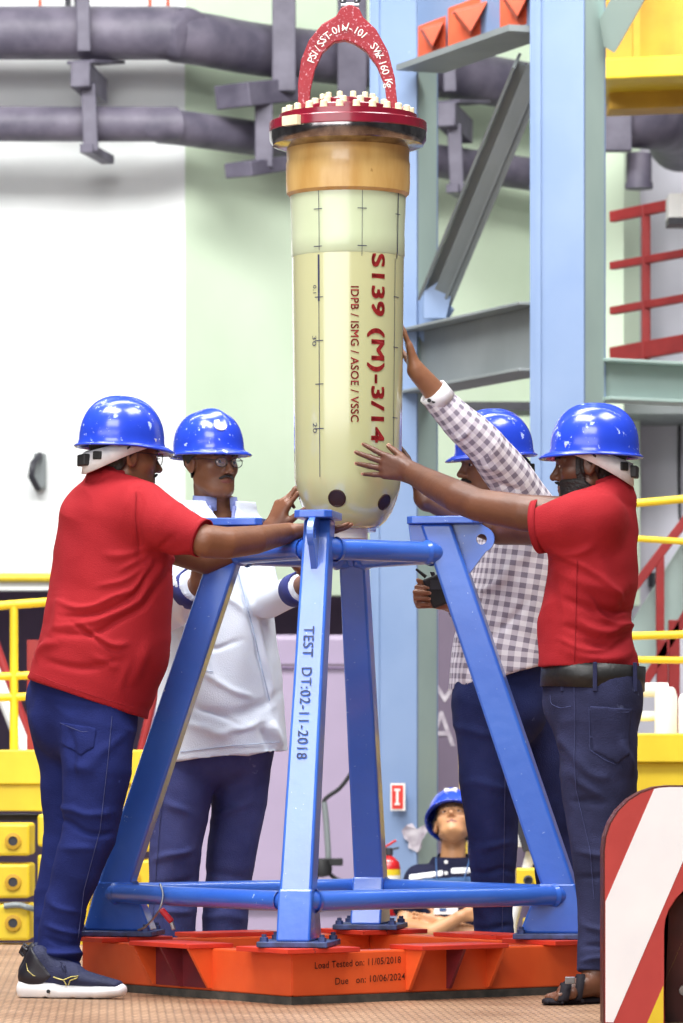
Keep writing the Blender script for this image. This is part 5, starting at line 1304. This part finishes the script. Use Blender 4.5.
# =================================================================== man in red polo on the right
def man_right():
    f = unit(V(-.985, .17, 0)); l = V(-f[1], f[0], 0)
    torso = [(P(602, 500, 12.45), (.13, .08)), (P(594, 530, 12.45), (.195, .112)), (P(592, 580, 12.45), (.19, .12)), (P(584, 622, 12.45), (.18, .118)), (P(588, 668, 12.45), (.178, .133)), (P(592, 700, 12.45), (.175, .135))]
    armL = [(P(590, 518, 12.28), .056), (P(525, 513, 12.36), .052), (P(478, 505, 12.45), .046), (P(458, 497, 12.51), .047), (P(434, 485, 12.61), .04), (P(412, 473, 12.7), .031)]
    armR = [(P(580, 526, 12.68), .055), (P(500, 530, 12.96), .044), (P(478, 522, 12.98), .042), (P(423, 498, 13.0), .029)]
    legL = [(P(597, 700, 12.38), .12), (P(598, 770, 12.37), .11), (P(599, 840, 12.35), .082), (P(600, 900, 12.33), .065), (P(597, 972, 12.3), .056)]
    legR = [(P(592, 700, 12.58), .115), (P(606, 780, 12.62), .09), (P(612, 840, 12.64), .074), (P(616, 900, 12.64), .06), (P(616, 965, 12.62), .054)]
    hd = Head(P(590, 464, 12.43), V(-.985, .17, -.06), (0, 0, 1), .95)
    neck = [(P(604, 500, 12.45), .066), (P(597, 474, 12.44), .06)]
    # bare foot in sandal: heel under the ankle, five toes
    fz = lambda px, z, d: V(P(px, 0, d)[0], d, z)
    fo = [(chain([P(598, 962, 12.3), fz(600, .05, 12.3), fz(606, .035, 12.31)], [.042, .036, .03]), .02, 1), (chain([fz(602, .06, 12.3), fz(585, .05, 12.26), fz(566, .034, 12.22)], [.034, .032, .026]), .02, 1)]
    for k in range(5):
        d0 = 12.185 + k * .0185; L0 = 552 - (0, -1, -3, -6, -10)[k] * -1
        fo.append((chain([fz(572, .032, 12.2 + k * .016), fz(560, .027, d0 + .0), fz(550 + (4 - k) * 1.6 if k < 4 else 549, .018, d0)], [.016, .0115, .0085 if k < 4 else .012]), .006, 1))
    hands = [(P(412, 473, 12.7), V(-.86, .4, .26), V(.38, .92, 0), V(.1, .1, 1), dict(curls=((2, 4, 6), (2, 4, 6), (2, 4, 6), (2, 5, 6)), spread=7, sc=1.0, thumb_dir=(.45, .85, .35))),
             (P(423, 498, 13.0), V(-.3, .5, .8), V(-1, -.1, -.2), V(0, -.6, .8), dict(curls=(6, 6, 8, 8), spread=5))]
    p, vol = body_of('bearded man in red polo shirt and belted charcoal jeans, steadying the canister', P(600, 1004, 12.3) * V(1, 1, 0), M['skin4'], torso, l, neck, hd, [armL, armR], [legL, legR], hands, feet_ops=fo, nt=5, shrink=.74)
    hd.face(p, vol, M['skin4'], M['hair'], beard='full', lips=M['lip'])
    hd.helmet(p, tilt=.09)
    sl = [(P(592, 520, 12.31), .09), (P(565, 523, 12.31), .084), (P(538, 526, 12.34), .073)]
    sl2 = [(P(590, 522, 12.6), .085), (P(556, 528, 12.74), .06)]
    dsp = folds([([(556, 556), (590, 572), (625, 600)], 12.35, .006, .007), ([(590, 596), (612, 612), (632, 610)], 12.35, -.007, .006), ([(598, 610), (618, 626), (634, 624)], 12.35, .007, .006), ([(555, 640), (585, 650), (620, 645)], 12.35, .006, .006), ([(560, 628), (600, 640)], 12.35, -.005, .006), ([(550, 570), (600, 590), (632, 585)], 12.35, .007, .012), ([(560, 600), (600, 612), (628, 604)], 12.35, -.008, .009), ([(575, 622), (605, 632), (630, 622)], 12.35, .009, .009), ([(580, 640), (610, 648), (634, 636)], 12.35, -.007, .008), ([(560, 650), (600, 660), (636, 652)], 12.35, .008, .01), ([(548, 552), (575, 556), (595, 545)], 12.3, .007, .009), ([(545, 560), (556, 610), (552, 650)], 12.35, -.004, .01), ([(600, 560), (620, 620)], 12.35, .006, .012)], .003, (7, 7, 12), 9, -.4)
    ops = [(tor(torso, l, .01), 0, 1), (lmb(sl, 0, True), .035, 1), (lmb(sl2, 0, True), .03, 1), (chain([P(602, 508, 12.45), P(600, 486, 12.44)], [(.1, .08), (.074, .07)], l), .04, 1)]
    h0, h1 = P(545, 667, 12.45), P(640, 668, 12.45); ln = unit(h1 - h0)
    so, sv, V_ = garment('polo_shirt', p, ops, M['polo'], .005, dsp, [(h0, V(ln[2], 0, -ln[0])), (P(600, 486, 12.44), V(-.4, .05, 1))])
    v, fc = band(P(601.5, 487, 12.445), V(-.3, .03, 1), f, .081, .084, -.034, .022, 36, flare=-.008, dip=.012); put('collar', v, fc, M['polo_b'], so, 60, solid=.007)
    v, fc = band(sl[2][0], sl[2][0] - sl[1][0], UPZ, .0765, .0765, -.016, .003, 30); put('sleeve_cuff', v, fc, M['polo_b'], so, 60, solid=.004)
    surf_line('side_seam', V_, [(577, 560), (576, 600), (575, 640), (574, 664)], .0013, M['polo_b'], so)
    jf = folds([([(556, 735), (590, 770), (610, 775)], 12.3, .006, .01), ([(575, 800), (605, 806)], 12.3, -.006, .008), ([(572, 770), (600, 800)], 12.3, .006, .009), ([(580, 850), (615, 856)], 12.3, .007, .007), ([(580, 880), (615, 874)], 12.3, -.006, .006), ([(582, 925), (615, 932)], 12.3, .007, .006), ([(582, 945), (615, 948)], 12.3, -.007, .005), ([(582, 960), (612, 960)], 12.3, .008, .005), ([(622, 740), (630, 770)], 12.4, .01, .008)], .0025, (10, 10, 16), 6, .3)
    ops = [(chain([P(593, 672, 12.45), P(593, 700, 12.45)], [(.182, .136), (.18, .14)], l, True), 0, 1), (lmb(legL, 0, True), .04, 1), (lmb(legR, 0, True), .03, 1)]
    jo, jv, JV = garment('jeans', p, ops, M['denim4'], .005, jf)
    v, fc = jv.patch(.004, pxpoly([(588, 706), (631, 709), (627, 752), (617, 764), (592, 751)], 12.0, 12.42, 12.32), jf); put('back_pocket', v, fc, M['denim4'], jo, 179)
    for ln_ in ([(574, 686), (575, 720), (574, 760), (576, 790), (590, 850), (594, 900)], [(589, 707), (590, 750), (605, 760), (617, 765)], [(589, 710), (610, 713), (630, 712)], [(590, 737), (620, 739)], [(550, 695), (551, 704), (560, 708), (573, 706)]): surf_line('stitching', JV, ln_, .0009, M['stitch'], jo)
    v, fc = band(P(593, 677, 12.45), V(.05, 0, 1), f, .193, .1455, -.034, .036, 48); bo = put('belt', v, fc, M['belt'], p, 60, solid=.004)
    for px in (591, 632, 560):
        a = (px - 593) * 12.45 / F; q = math.sqrt(max(0, 1 - (a / .146) ** 2)) * .193
        MB().box(P(px, 678, 12.45) + V(a * 0, -q - .004, 0), .006, .004, .041).put('belt_loop', M['denim4'], bo, bevel=.002)
    # sandal
    zf = fz
    so_ = build([(chain([zf(607, .008, 12.31), zf(580, .008, 12.25), zf(560, .008, 12.22), zf(546, .009, 12.21)], [(.042, .011), (.042, .011), (.052, .011), (.042, .011)], V(.1, -1, 0)), 0, 1)], .004, [(V(0, 0, .002), -UPZ)])
    v, fc = so_.mesh(); sd = put('sandal', v, fc, M['sandal'], p, 179)
    for nm, c0, w_ in (('toe_strap', 562, .015), ('instep_strap', 577, .012)):
        cx_ = P(c0, 0, 12.22)[0]; rr_ = .047 if c0 < 570 else .043; hz = .048 if c0 < 570 else .07
        v = []; fcs = []
        for j, a in enumerate(np.linspace(math.radians(-10), math.radians(190), 15)):
            for q in (-1, 1): v.append(V(cx_ + q * w_ + .012 * math.sin(a), 12.225 + (c0 > 570) * .025 - rr_ * 1.1 * math.cos(a), .012 + hz * max(0, math.sin(a))))
        for j in range(14): fcs.append((2 * j, 2 * j + 1, 2 * j + 3, 2 * j + 2))
        put(nm, v, fcs, M['sandal'], sd, 60, solid=.004)
    v, fc = band(P(601, 985, 12.3), V(.35, 0, 1), V(-1, 0, 0), .044, .05, -.012, .012, 30); put('ankle_strap', v, fc, M['sandal'], sd, 60, solid=.004)
    MB().box(zf(570, .07, 12.18), .014, .006, .01).put('buckle', M['steel'], sd, bevel=.002)
    plain_shoe(p, P(630, 997, 12.62) * V(1, 1, 0), P(560, 997, 12.62) * V(1, 1, 0), M['sandal'])

# =================================================================== man in white lab coat
def man_coat():
    f = unit(V(.45, -.9, 0)); l = V(-f[1], f[0], 0)
    torso = [(P(216, 510, 13.9), (.12, .08)), (P(216, 540, 13.9), (.172, .11)), (P(217, 600, 13.88), (.168, .122)), (P(220, 680, 13.88), (.19, .138)), (P(222, 770, 13.88), (.215, .158))]
    armR = [(P(168, 545, 13.82), .052), (P(162, 612, 13.62), .044), (P(185, 592, 13.48), .04), (P(199, 584, 13.4), .028)]
    armL = [(P(250, 545, 13.98), .046), (P(270, 602, 13.77), .04), (P(292, 590, 13.6), .038), (P(314, 582, 13.44), .028)]
    legR = [(P(187, 740, 13.84), .105), (P(181, 800, 13.82), .096), (P(176, 845, 13.81), .083), (P(173, 900, 13.82), .076), (P(171, 962, 13.82), .076)]
    legL = [(P(241, 740, 13.93), .105), (P(239, 800, 13.93), .09), (P(232, 850, 13.92), .078), (P(226, 900, 13.92), .072), (P(223, 962, 13.92), .072)]
    hd = Head(P(211, 462, 13.86), V(.62, -.78, -.03), (0, 0, 1), .93)
    neck = [(P(215, 515, 13.9), .062), (P(211, 485, 13.88), .056)]
    hands = [(P(199, 584, 13.4), V(.2, -.35, .9), V(.3, -.9, -.3), V(1, 0, .2), dict(curls=(20, 20, 22, 24), spread=4)),
             (P(314, 582, 13.44), V(.1, -.95, .2), V(.1, .2, .9), V(-1, 0, .2), dict(curls=(24, 24, 26, 30), spread=4))]
    p, vol = body_of('man with moustache and spectacles in a white lab coat, behind the stand', P(200, 986, 13.87) * V(1, 1, 0), M['skin2'], torso, l, neck, hd, [armR, armL], [legR, legL], hands, .0045, nt=4, shrink=.72)
    hd.face(p, vol, M['skin2'], M['hair'], glasses=M['frame_dark'], lips=M['lip'])
    hd.helmet(p, tilt=.08, logo=.3, strap=False)
    slR = [(P(176, 545, 13.83), .066), (P(164, 612, 13.62), .066), (P(196, 585, 13.42), .052)]
    slL = [(P(248, 545, 13.96), .058), (P(268, 602, 13.78), .05), (P(302, 587, 13.52), .044)]
    dsp = folds([([(200, 590), (230, 600), (250, 620)], 13.7, .005, .007), ([(180, 640), (215, 650), (240, 640)], 13.7, -.005, .006), ([(190, 660), (230, 690), (250, 700)], 13.7, .006, .007), ([(200, 705), (245, 725)], 13.7, -.006, .006), ([(215, 735), (262, 720)], 13.7, .006, .007), ([(180, 600), (185, 640), (178, 690)], 13.7, .006, .008), ([(235, 575), (255, 640), (270, 700)], 13.7, -.008, .006), ([(240, 575), (262, 645), (276, 705)], 13.7, .008, .008), ([(190, 620), (215, 680)], 13.7, .006, .012), ([(180, 700), (240, 715), (282, 690)], 13.7, -.006, .012), ([(175, 725), (230, 735)], 13.7, .007, .01), ([(270, 720), (282, 750)], 13.7, .01, .01), ([(262, 725), (270, 752)], 13.7, -.01, .008), ([(200, 600), (196, 650)], 13.7, -.005, .012)], .0035, (6, 6, 9), 12, .6)
    ops = [(tor(torso, l, .014), 0, 1), (lmb(slR, 0, True), .035, 1), (lmb(slL, 0, True), .03, 1), (chain([P(216, 520, 13.9), P(215, 502, 13.89)], [(.11, .085), (.078, .074)], l), .04, 1), (chain([P(216, 490, 13.86), P(218, 512, 13.85), P(224, 530, 13.78)], [.066, .058, .02]), .01, -1)]
    h0, h1 = P(165, 762, 13.88), P(291, 751, 13.88); ln = unit(h1 - h0)
    so, sv, V_ = garment('lab_coat', p, ops, M['coat'], .0052, dsp, [(h0, V(ln[2], 0, -ln[0])), (P(215, 502, 13.89), UPZ)])
    # V neck with pale blue shirt, coat collar, front edge, pocket
    v, fc = sv.patch(.003, pxpoly([(207, 504), (236, 504), (231, 530), (226, 538)], 13.4, 13.86, 13.74), dsp); put('shirt_front', v, fc, M['shirt_blue'], so, 179)
    v, fc = sv.patch(.008, pxpoly([(190, 506), (206, 503), (219, 520), (213, 532)], 13.4, 13.9, 13.75), dsp); put('lapel', v, fc, M['coat'], so, 179)
    v, fc = sv.patch(.008, pxpoly([(236, 506), (250, 516), (244, 534), (233, 522)], 13.4, 13.95, 13.75), dsp); put('lapel', v, fc, M['coat'], so, 179)
    v, fc = band(P(215, 502, 13.885), V(.0, 0, 1), f, .072, .07, -.02, .024, 36, gap=.35, flare=-.004, dip=.012); put('shirt_collar', v, fc, M['shirt_blue'], so, 60, solid=.004)
    v, fc = band(P(215, 506, 13.885), V(.0, .1, 1), f, .084, .08, -.03, .01, 36, gap=1.1, flare=-.006, dip=.01); put('coat_collar', v, fc, M['coat'], so, 60, solid=.006)
    surf_line('front_edge', V_, [(235, 560), (240, 580), (252, 625), (262, 670), (270, 702)], .0022, M['badge_grey'], so, .002); surf_line('pocket_edge', V_, [(186, 668), (215, 672)], .0015, M['badge_grey'], so); surf_line('hem_seam', V_, [(180, 752), (230, 746), (280, 742)], .0013, M['badge_grey'], so)
    dr = slR[2][0] - slR[1][0]; v, fc = band(slR[2][0] - unit(dr) * .03, dr, UPZ, .057, .057, -.025, .03, 30); put('rolled_cuff', v, fc, M['navy_lining'], so, 60, solid=.006)
    dr = slL[2][0] - slL[1][0]; v, fc = band(slL[2][0] - unit(dr) * .03, dr, UPZ, .0485, .0485, -.04, .03, 30); put('rolled_cuff', v, fc, M['navy_lining'], so, 60, solid=.006)
    jf = folds([([(160, 800), (190, 812)], 13.7, .006, .01), ([(152, 860), (195, 850)], 13.7, .007, .009), ([(155, 885), (195, 880)], 13.7, -.006, .008), ([(150, 915), (192, 910)], 13.7, .006, .008), ([(210, 820), (250, 800)], 13.7, .006, .01), ([(205, 870), (245, 880)], 13.7, -.005, .009), ([(205, 915), (245, 918)], 13.7, .006, .008)], .003, (9, 9, 13), 14, .3)
    ops = [(chain([P(216, 720, 13.88), P(216, 745, 13.88)], [(.175, .13), (.18, .135)], l), 0, 1), (lmb(legR, 0, True), .03, 1), (lmb(legL, 0, True), .03, 1)]
    jo, jv, JV = garment('trousers', p, ops, M['denim2'], .0055, jf)
    surf_line('stitching', JV, [(166, 770), (160, 820), (156, 870), (152, 925)], .0012, M['stitch'], jo)
    plain_shoe(p, P(178, 976, 13.9) * V(1, 1, 0), P(150, 990, 13.68) * V(1, 1, 0), M['shoe_black']); plain_shoe(p, P(222, 975, 14.0) * V(1, 1, 0), P(232, 990, 13.75) * V(1, 1, 0), M['shoe_black'])

# =================================================================== man in checked shirt
def check_mat():
    m = bpy.data.materials.new('grey_white_checked_cotton'); m.use_nodes = True; nt = m.node_tree; N = nt.nodes; Lk = nt.links
    b = N['Principled BSDF']; b.inputs['Roughness'].default_value = .85; b.inputs['Specular IOR Level'].default_value = .2
    at = N.new('ShaderNodeAttribute'); at.attribute_name = 'weave'
    sp = N.new('ShaderNodeSeparateXYZ'); Lk.new(at.outputs['Vector'], sp.inputs['Vector'])
    outs = []
    for ax in ('X', 'Y'):
        fr = N.new('ShaderNodeMath'); fr.operation = 'FRACT'; Lk.new(sp.outputs[ax], fr.inputs[0])
        lt = N.new('ShaderNodeMath'); lt.operation = 'LESS_THAN'; lt.inputs[1].default_value = .5; Lk.new(fr.outputs[0], lt.inputs[0]); outs.append(lt)
    ad = N.new('ShaderNodeMath'); ad.operation = 'ADD'; Lk.new(outs[0].outputs[0], ad.inputs[0]); Lk.new(outs[1].outputs[0], ad.inputs[1])
    hf = N.new('ShaderNodeMath'); hf.operation = 'MULTIPLY'; hf.inputs[1].default_value = .5; Lk.new(ad.outputs[0], hf.inputs[0])
    rp = N.new('ShaderNodeValToRGB'); rp.color_ramp.interpolation = 'CONSTANT'
    rp.color_ramp.elements[0].color = srgb((236, 232, 238)); rp.color_ramp.elements[1].position = .25; rp.color_ramp.elements[1].color = srgb((204, 197, 208))
    e = rp.color_ramp.elements.new(.75); e.color = srgb((138, 130, 146))
    Lk.new(hf.outputs[0], rp.inputs['Fac']); Lk.new(rp.outputs['Color'], b.inputs['Base Color'])
    return m
M['check'] = check_mat()
def weave_attr(o, v, frames, per=.032):
    """check coordinates that follow the trunk and each sleeve"""
    best = np.full(len(v), 1e9); uv = np.zeros((len(v), 3), np.float32)
    for pts, rad, ref in frames:
        acc = 0
        for i in range(len(pts) - 1):
            a, b = pts[i], pts[i + 1]; ba = b - a; L = np.linalg.norm(ba); d = ba / L
            q = v - a; t = np.clip(q @ d, 0, L); w = q - np.outer(q @ d, d); dist = np.linalg.norm(q - np.outer(t, d), axis=1) / rad
            x = unit(np.asarray(ref) - d * np.dot(ref, d)); y = np.cross(d, x); ang = np.arctan2(w @ y, w @ x)
            k = dist < best; best = np.where(k, dist, best)
            uv[k, 0] = (ang * rad / per)[k]; uv[k, 1] = ((acc + (q @ d)) / per)[k]
            acc += L
    at = o.data.attributes.new('weave', 'FLOAT_VECTOR', 'POINT'); at.data.foreach_set('vector', uv.ravel())
def man_check():
    f = unit(V(-.96, -.28, 0)); l = V(-f[1], f[0], 0)
    torso = [(P(524, 512, 13.45), (.13, .085)), (P(522, 545, 13.45), (.195, .118)), (P(514, 600, 13.45), (.188, .13)), (P(505, 650, 13.45), (.185, .142)), (P(500, 705, 13.45), (.19, .15))]
    armL = [(P(533, 518, 13.28), .055), (P(487, 448, 13.12), .046), (P(462, 424, 13.08), .043), (P(416, 370, 13.02), .0275)]
    armR = [(P(510, 522, 13.62), .052), (P(482, 606, 13.62), .044), (P(462, 604, 13.46), .04), (P(443, 600, 13.32), .028)]
    legL = [(P(492, 700, 13.38), .115), (P(490, 780, 13.42), .092), (P(493, 840, 13.48), .076), (P(493, 900, 13.52), .063), (P(493, 962, 13.54), .062)]
    legR = [(P(520, 700, 13.56), .11), (P(543, 790, 13.64), .085), (P(556, 860, 13.7), .07), (P(561, 920, 13.72), .062), (P(562, 960, 13.72), .06)]
    hd = Head(P(491, 464, 13.45), V(-.93, -.36, -.05), (0, 0, 1), .93)
    neck = [(P(520, 515, 13.45), .064), (P(500, 488, 13.45), .058)]
    hands = [(P(416, 370, 13.02), V(-.28, .02, 1), V(-1, 0, -.1), V(0, 1, 0), dict(curls=(5, 4, 5, 6), spread=4, sc=.85)),
             (P(443, 600, 13.32), V(-.95, -.2, .1), V(0, -1, .1), V(0, .1, 1), dict(curls=((70, 70, 40), (72, 72, 40), (72, 72, 40), (74, 70, 40)), spread=1, sc=.9, thumb_dir=(.35, .75, .55)))]
    p, vol = body_of('man in grey checked shirt and indigo jeans, one arm raised to the canister', P(505, 983, 13.4) * V(1, 1, 0), M['skin3'], torso, l, neck, hd, [armL, armR], [legL, legR], hands, .0044, nt=4)
    hd.face(p, vol, M['skin3'], M['hair'], lips=M['lip'])
    hd.helmet(p, tilt=.0, dark_strap=True)
    slL = [(P(533, 516, 13.29), .082), (P(512, 480, 13.2), .07), (P(487, 448, 13.12), .063), (P(460, 422, 13.08), .054), (P(433, 392, 13.04), .042)]
    slR = [(P(512, 524, 13.6), .08), (P(484, 606, 13.6), .066), (P(462, 605, 13.47), .052)]
    dsp = folds([([(500, 470), (480, 465)], 13.1, .007, .008), ([(520, 490), (490, 480)], 13.15, -.007, .007), ([(535, 510), (505, 505)], 13.2, .007, .009), ([(470, 430), (455, 440)], 13.05, .005, .006), ([(535, 545), (500, 580), (480, 590)], 13.3, .007, .01), ([(530, 600), (490, 640)], 13.3, -.006, .01), ([(465, 650), (470, 690)], 13.3, .008, .01)], .0035, (8, 8, 12), 21, .4)
    ops = [(tor(torso, l, .012), 0, 1), (lmb(slL, 0, True), .035, 1), (lmb(slR, 0, True), .03, 1), (chain([P(522, 520, 13.45), P(510, 500, 13.45)], [(.1, .085), (.075, .07)], l), .04, 1)]
    h0, h1 = P(448, 691, 13.4), P(545, 664, 13.4); ln = unit(h1 - h0)
    so, sv, V_ = garment('checked_shirt', p, ops, M['check'], .0048, dsp, [(h0, V(ln[2], 0, -ln[0])), (P(510, 498, 13.45), V(-.4, 0, 1), ellip(P(508, 492, 13.5), (.1, .1, .09)))])
    weave_attr(so, V_, [([q for q, r in torso], .16, f), ([q for q, r in slL], .06, V(0, -1, 0)), ([q for q, r in slR], .06, V(0, -1, 0))])
    v, fc = band(P(509, 500, 13.45), V(-.45, 0, 1), f, .075, .074, -.03, .02, 36, gap=.15, flare=-.004); put('collar', v, fc, M['white_print'], so, 60, solid=.006)
    d_ = slL[4][0] - slL[3][0]; v, fc = band(slL[4][0], d_, UPZ, .044, .044, -.045, .004, 30); cf = put('cuff', v, fc, M['white_print'], so, 60, solid=.004)
    for t_ in (0, 1): MB().lathe(slL[4][0] - unit(d_) * (.012 + .02 * t_) + V(-.02, -.042, -.02 + .012 * t_), [(.006, 0), (.006, .004)], 10, True, (1, 0, 0), (0, 0, 1), (0, -1, 0)).put('cuff_button', M['black'], cf)
    jf = folds([([(455, 725), (500, 735)], 13.2, .006, .01), ([(462, 780), (510, 790)], 13.2, .005, .01), ([(470, 850), (515, 845)], 13.2, .006, .008), ([(472, 870), (515, 872)], 13.2, -.006, .007), ([(475, 900), (512, 905)], 13.2, .006, .007), ([(475, 930), (512, 928)], 13.2, -.006, .006)], .0025, (10, 10, 16), 23, .3)
    ops = [(chain([P(500, 680, 13.45), P(500, 705, 13.45)], [(.175, .142), (.178, .145)], l), 0, 1), (lmb(legL, 0, True), .04, 1), (lmb(legR, 0, True), .03, 1)]
    jo, jv, JV = garment('jeans', p, ops, M['denim3'], .0055, jf)
    surf_line('stitching', JV, [(498, 700), (505, 780), (504, 850), (502, 930)], .0012, M['stitch'], jo)
    plain_shoe(p, P(505, 980, 13.52) * V(1, 1, 0), P(438, 980, 13.72) * V(1, 1, 0), M['shoe_black']); plain_shoe(p, P(578, 980, 13.7) * V(1, 1, 0), P(510, 980, 13.82) * V(1, 1, 0), M['shoe_black'])
    # two-way radio in the lowered hand
    g = empty('two_way_radio', P(437, 598, 13.29)); tag(g, 'black two-way radio held in the lowered hand by the stand', 'radio')
    a, b_ = P(441, 606, 13.27), P(430, 577, 13.27); dr = unit(b_ - a)
    MB().bar(a, b_, .05, .03, (0, 1, 0)).put('case', M['black'], g, bevel=.006)
    MB().tube([b_ - V(.012, 0, 0), P(416, 569, 13.27) + V(0, 0, 0)], [.006, .004], 10).put('antenna', M['black'], g, 60)
    MB().lathe(b_ + V(.012, 0, 0), [(.007, 0), (.007, .016)], 10, True, (1, 0, 0), (0, 1, 0), dr).put('knob', M['dark'], g)
    MB().box((a + b_) / 2 + V(0, -.016, .02), .016, .002, .014).put('speaker_grille', M['dark'], g)

# =================================================================== visitor below, looking up with folded arms
def man_visitor():
    D = 20.9
    f = V(-.06, -1, 0); r = V(-1, .06, 0)
    torso = [(P(452, 868, D), (.1, .075)), (P(453, 884, D), (.19, .105)), (P(453, 920, D), (.17, .115)), (P(453, 970, D), (.16, .11)), (P(453, 1010, D), (.165, .11))]
    armR = [(P(416, 880, D), .048), (P(404, 926, D - .12), .042), (P(432, 932, D - .24), .038), (P(462, 916, D - .26), .027)]
    armL = [(P(490, 880, D), .048), (P(503, 926, D - .12), .042), (P(475, 934, D - .21), .038), (P(440, 922, D - .18), .027)]
    legR = [(P(436, 1010, D), .09), (P(436, 1060, D), .065), (P(436, 1100, D), .05)]
    legL = [(P(470, 1010, D), .09), (P(470, 1060, D), .065), (P(470, 1100, D), .05)]
    up = unit(V(0, .68, .73)); fw = unit(V(-.1, -.73, .68))
    hd = Head(P(453, 824, D - .02), fw, up, 1.05)
    neck = [(P(452, 880, D), .062), (P(453, 858, D - .01), .06), (P(454, 838, D), .058)]
    hands = [(P(462, 916, D - .26), V(1, .3, .1), V(0, 1, 0), V(0, 0, 1), dict(curls=(20, 20, 20, 20), spread=3, sc=.9)), (P(440, 922, D - .18), V(-1, .2, .1), V(0, 1, 0), V(0, 0, 1), dict(curls=(20, 20, 20, 20), spread=3, sc=.9))]
    p, vol = body_of('man in navy polo with folded arms, looking up from the lower floor beside the extinguisher', V(P(453, 0, D)[0], D, LOW), M['skin5'], torso, r, neck, hd, [armR, armL], [legR, legL], hands, .0055)
    hd.face(p, vol, M['skin5'], M['hair'], lips=M['lip'], stache=False)
    he = hd.helmet(p, tilt=.0, strap=False)
    dsp = folds([([(425, 880), (430, 910)], D - .1, .006, .012), ([(480, 880), (476, 910)], D - .1, .006, .012), ([(440, 900), (470, 905)], D - .1, -.006, .012)], .003, (8, 8, 10), 31)
    sR = [(P(418, 880, D), .07), (P(405, 915, D - .08), .06)]; sL = [(P(488, 880, D), .07), (P(502, 915, D - .08), .06)]
    ops = [(tor(torso, r, .012), 0, 1), (lmb(sR, 0, True), .03, 1), (lmb(sL, 0, True), .03, 1), (chain([P(452, 874, D), P(453, 858, D)], [(.095, .08), (.07, .066)], r), .03, 1)]
    so, sv, V_ = garment('polo_shirt', p, ops, M['navy'], .0065, dsp, [(P(453, 1005, D), -UPZ), (P(453, 857, D), UPZ)])
    v, fc = band(P(453, 860, D - .005), V(0, -.15, 1), f, .075, .072, -.02, .03, 36, gap=.22, flare=-.002, dip=.02); put('collar', v, fc, M['navy'], so, 60, solid=.006)
    for x0, x1, y0 in ((409, 443, 870), (451, 480, 867)):
        v, fc = sv.patch(.004, pxpoly([(x0, y0 + (5 if x0 < 440 else 1)), (x1, y0), (x1, y0 + 6), (x0, y0 + (11 if x0 < 440 else 7))], D - .5, D, D - .1), dsp); put('chest_stripe', v, fc, M['white_print'], so, 179)
    v, fc = sv.patch(.0035, pxpoly([(422, 879), (482, 876), (482, 890), (422, 892)], D - .5, D, D - .1), dsp); put('chest_band', v, fc, M['blue_print'], so, 179)
    for py in (862, 873):
        MB().lathe(P(446, py, D - .135), [(.009, 0), (.009, .006)], 10, True, (1, 0, 0), (0, 0, 1), (0, -1, 0)).put('button', M['white_print'], so)
    MB().tube([P(436, 858, D - .1), P(437, 885, D - .15), P(446, 906, D - .16)], .004, 6).tube([P(470, 858, D - .1), P(464, 880, D - .15), P(448, 906, D - .16)], .004, 6).put('lanyard', M['blue_print'], so, 60)
    c = P(446, 910, D - .19); cd = MB().box(c, .056, .003, .02).put('badge_card', M['white_print'], so)
    MB().box(c + V(-.015, -.004, .002), .016, .001, .008).put('badge_mark', M['blue_print'], cd)
    # chequered white mark on the helmet front
    x, y, z = 0, .118, .085
    MB().box(hd.L(0, .1, .117), .03, .005, .022, hd.r, unit(hd.f + hd.u * .7), unit(hd.u - hd.f * .7)).put('helmet_badge', M['sign_white'], he)
    ops = [(chain([P(453, 990, D), P(453, 1015, D)], [(.16, .11), (.16, .11)], r), 0, 1), (lmb(legR, .02, True), .03, 1), (lmb(legL, .02, True), .03, 1)]
    garment('trousers', p, ops, M['denim4'], .009)
    for px in (436, 470): plain_shoe(p, V(P(px, 0, D)[0], D + .08, LOW), V(P(px, 0, D)[0], D - .2, LOW), M['shoe_black'])

man_left(); man_right(); man_coat(); man_check(); man_visitor()
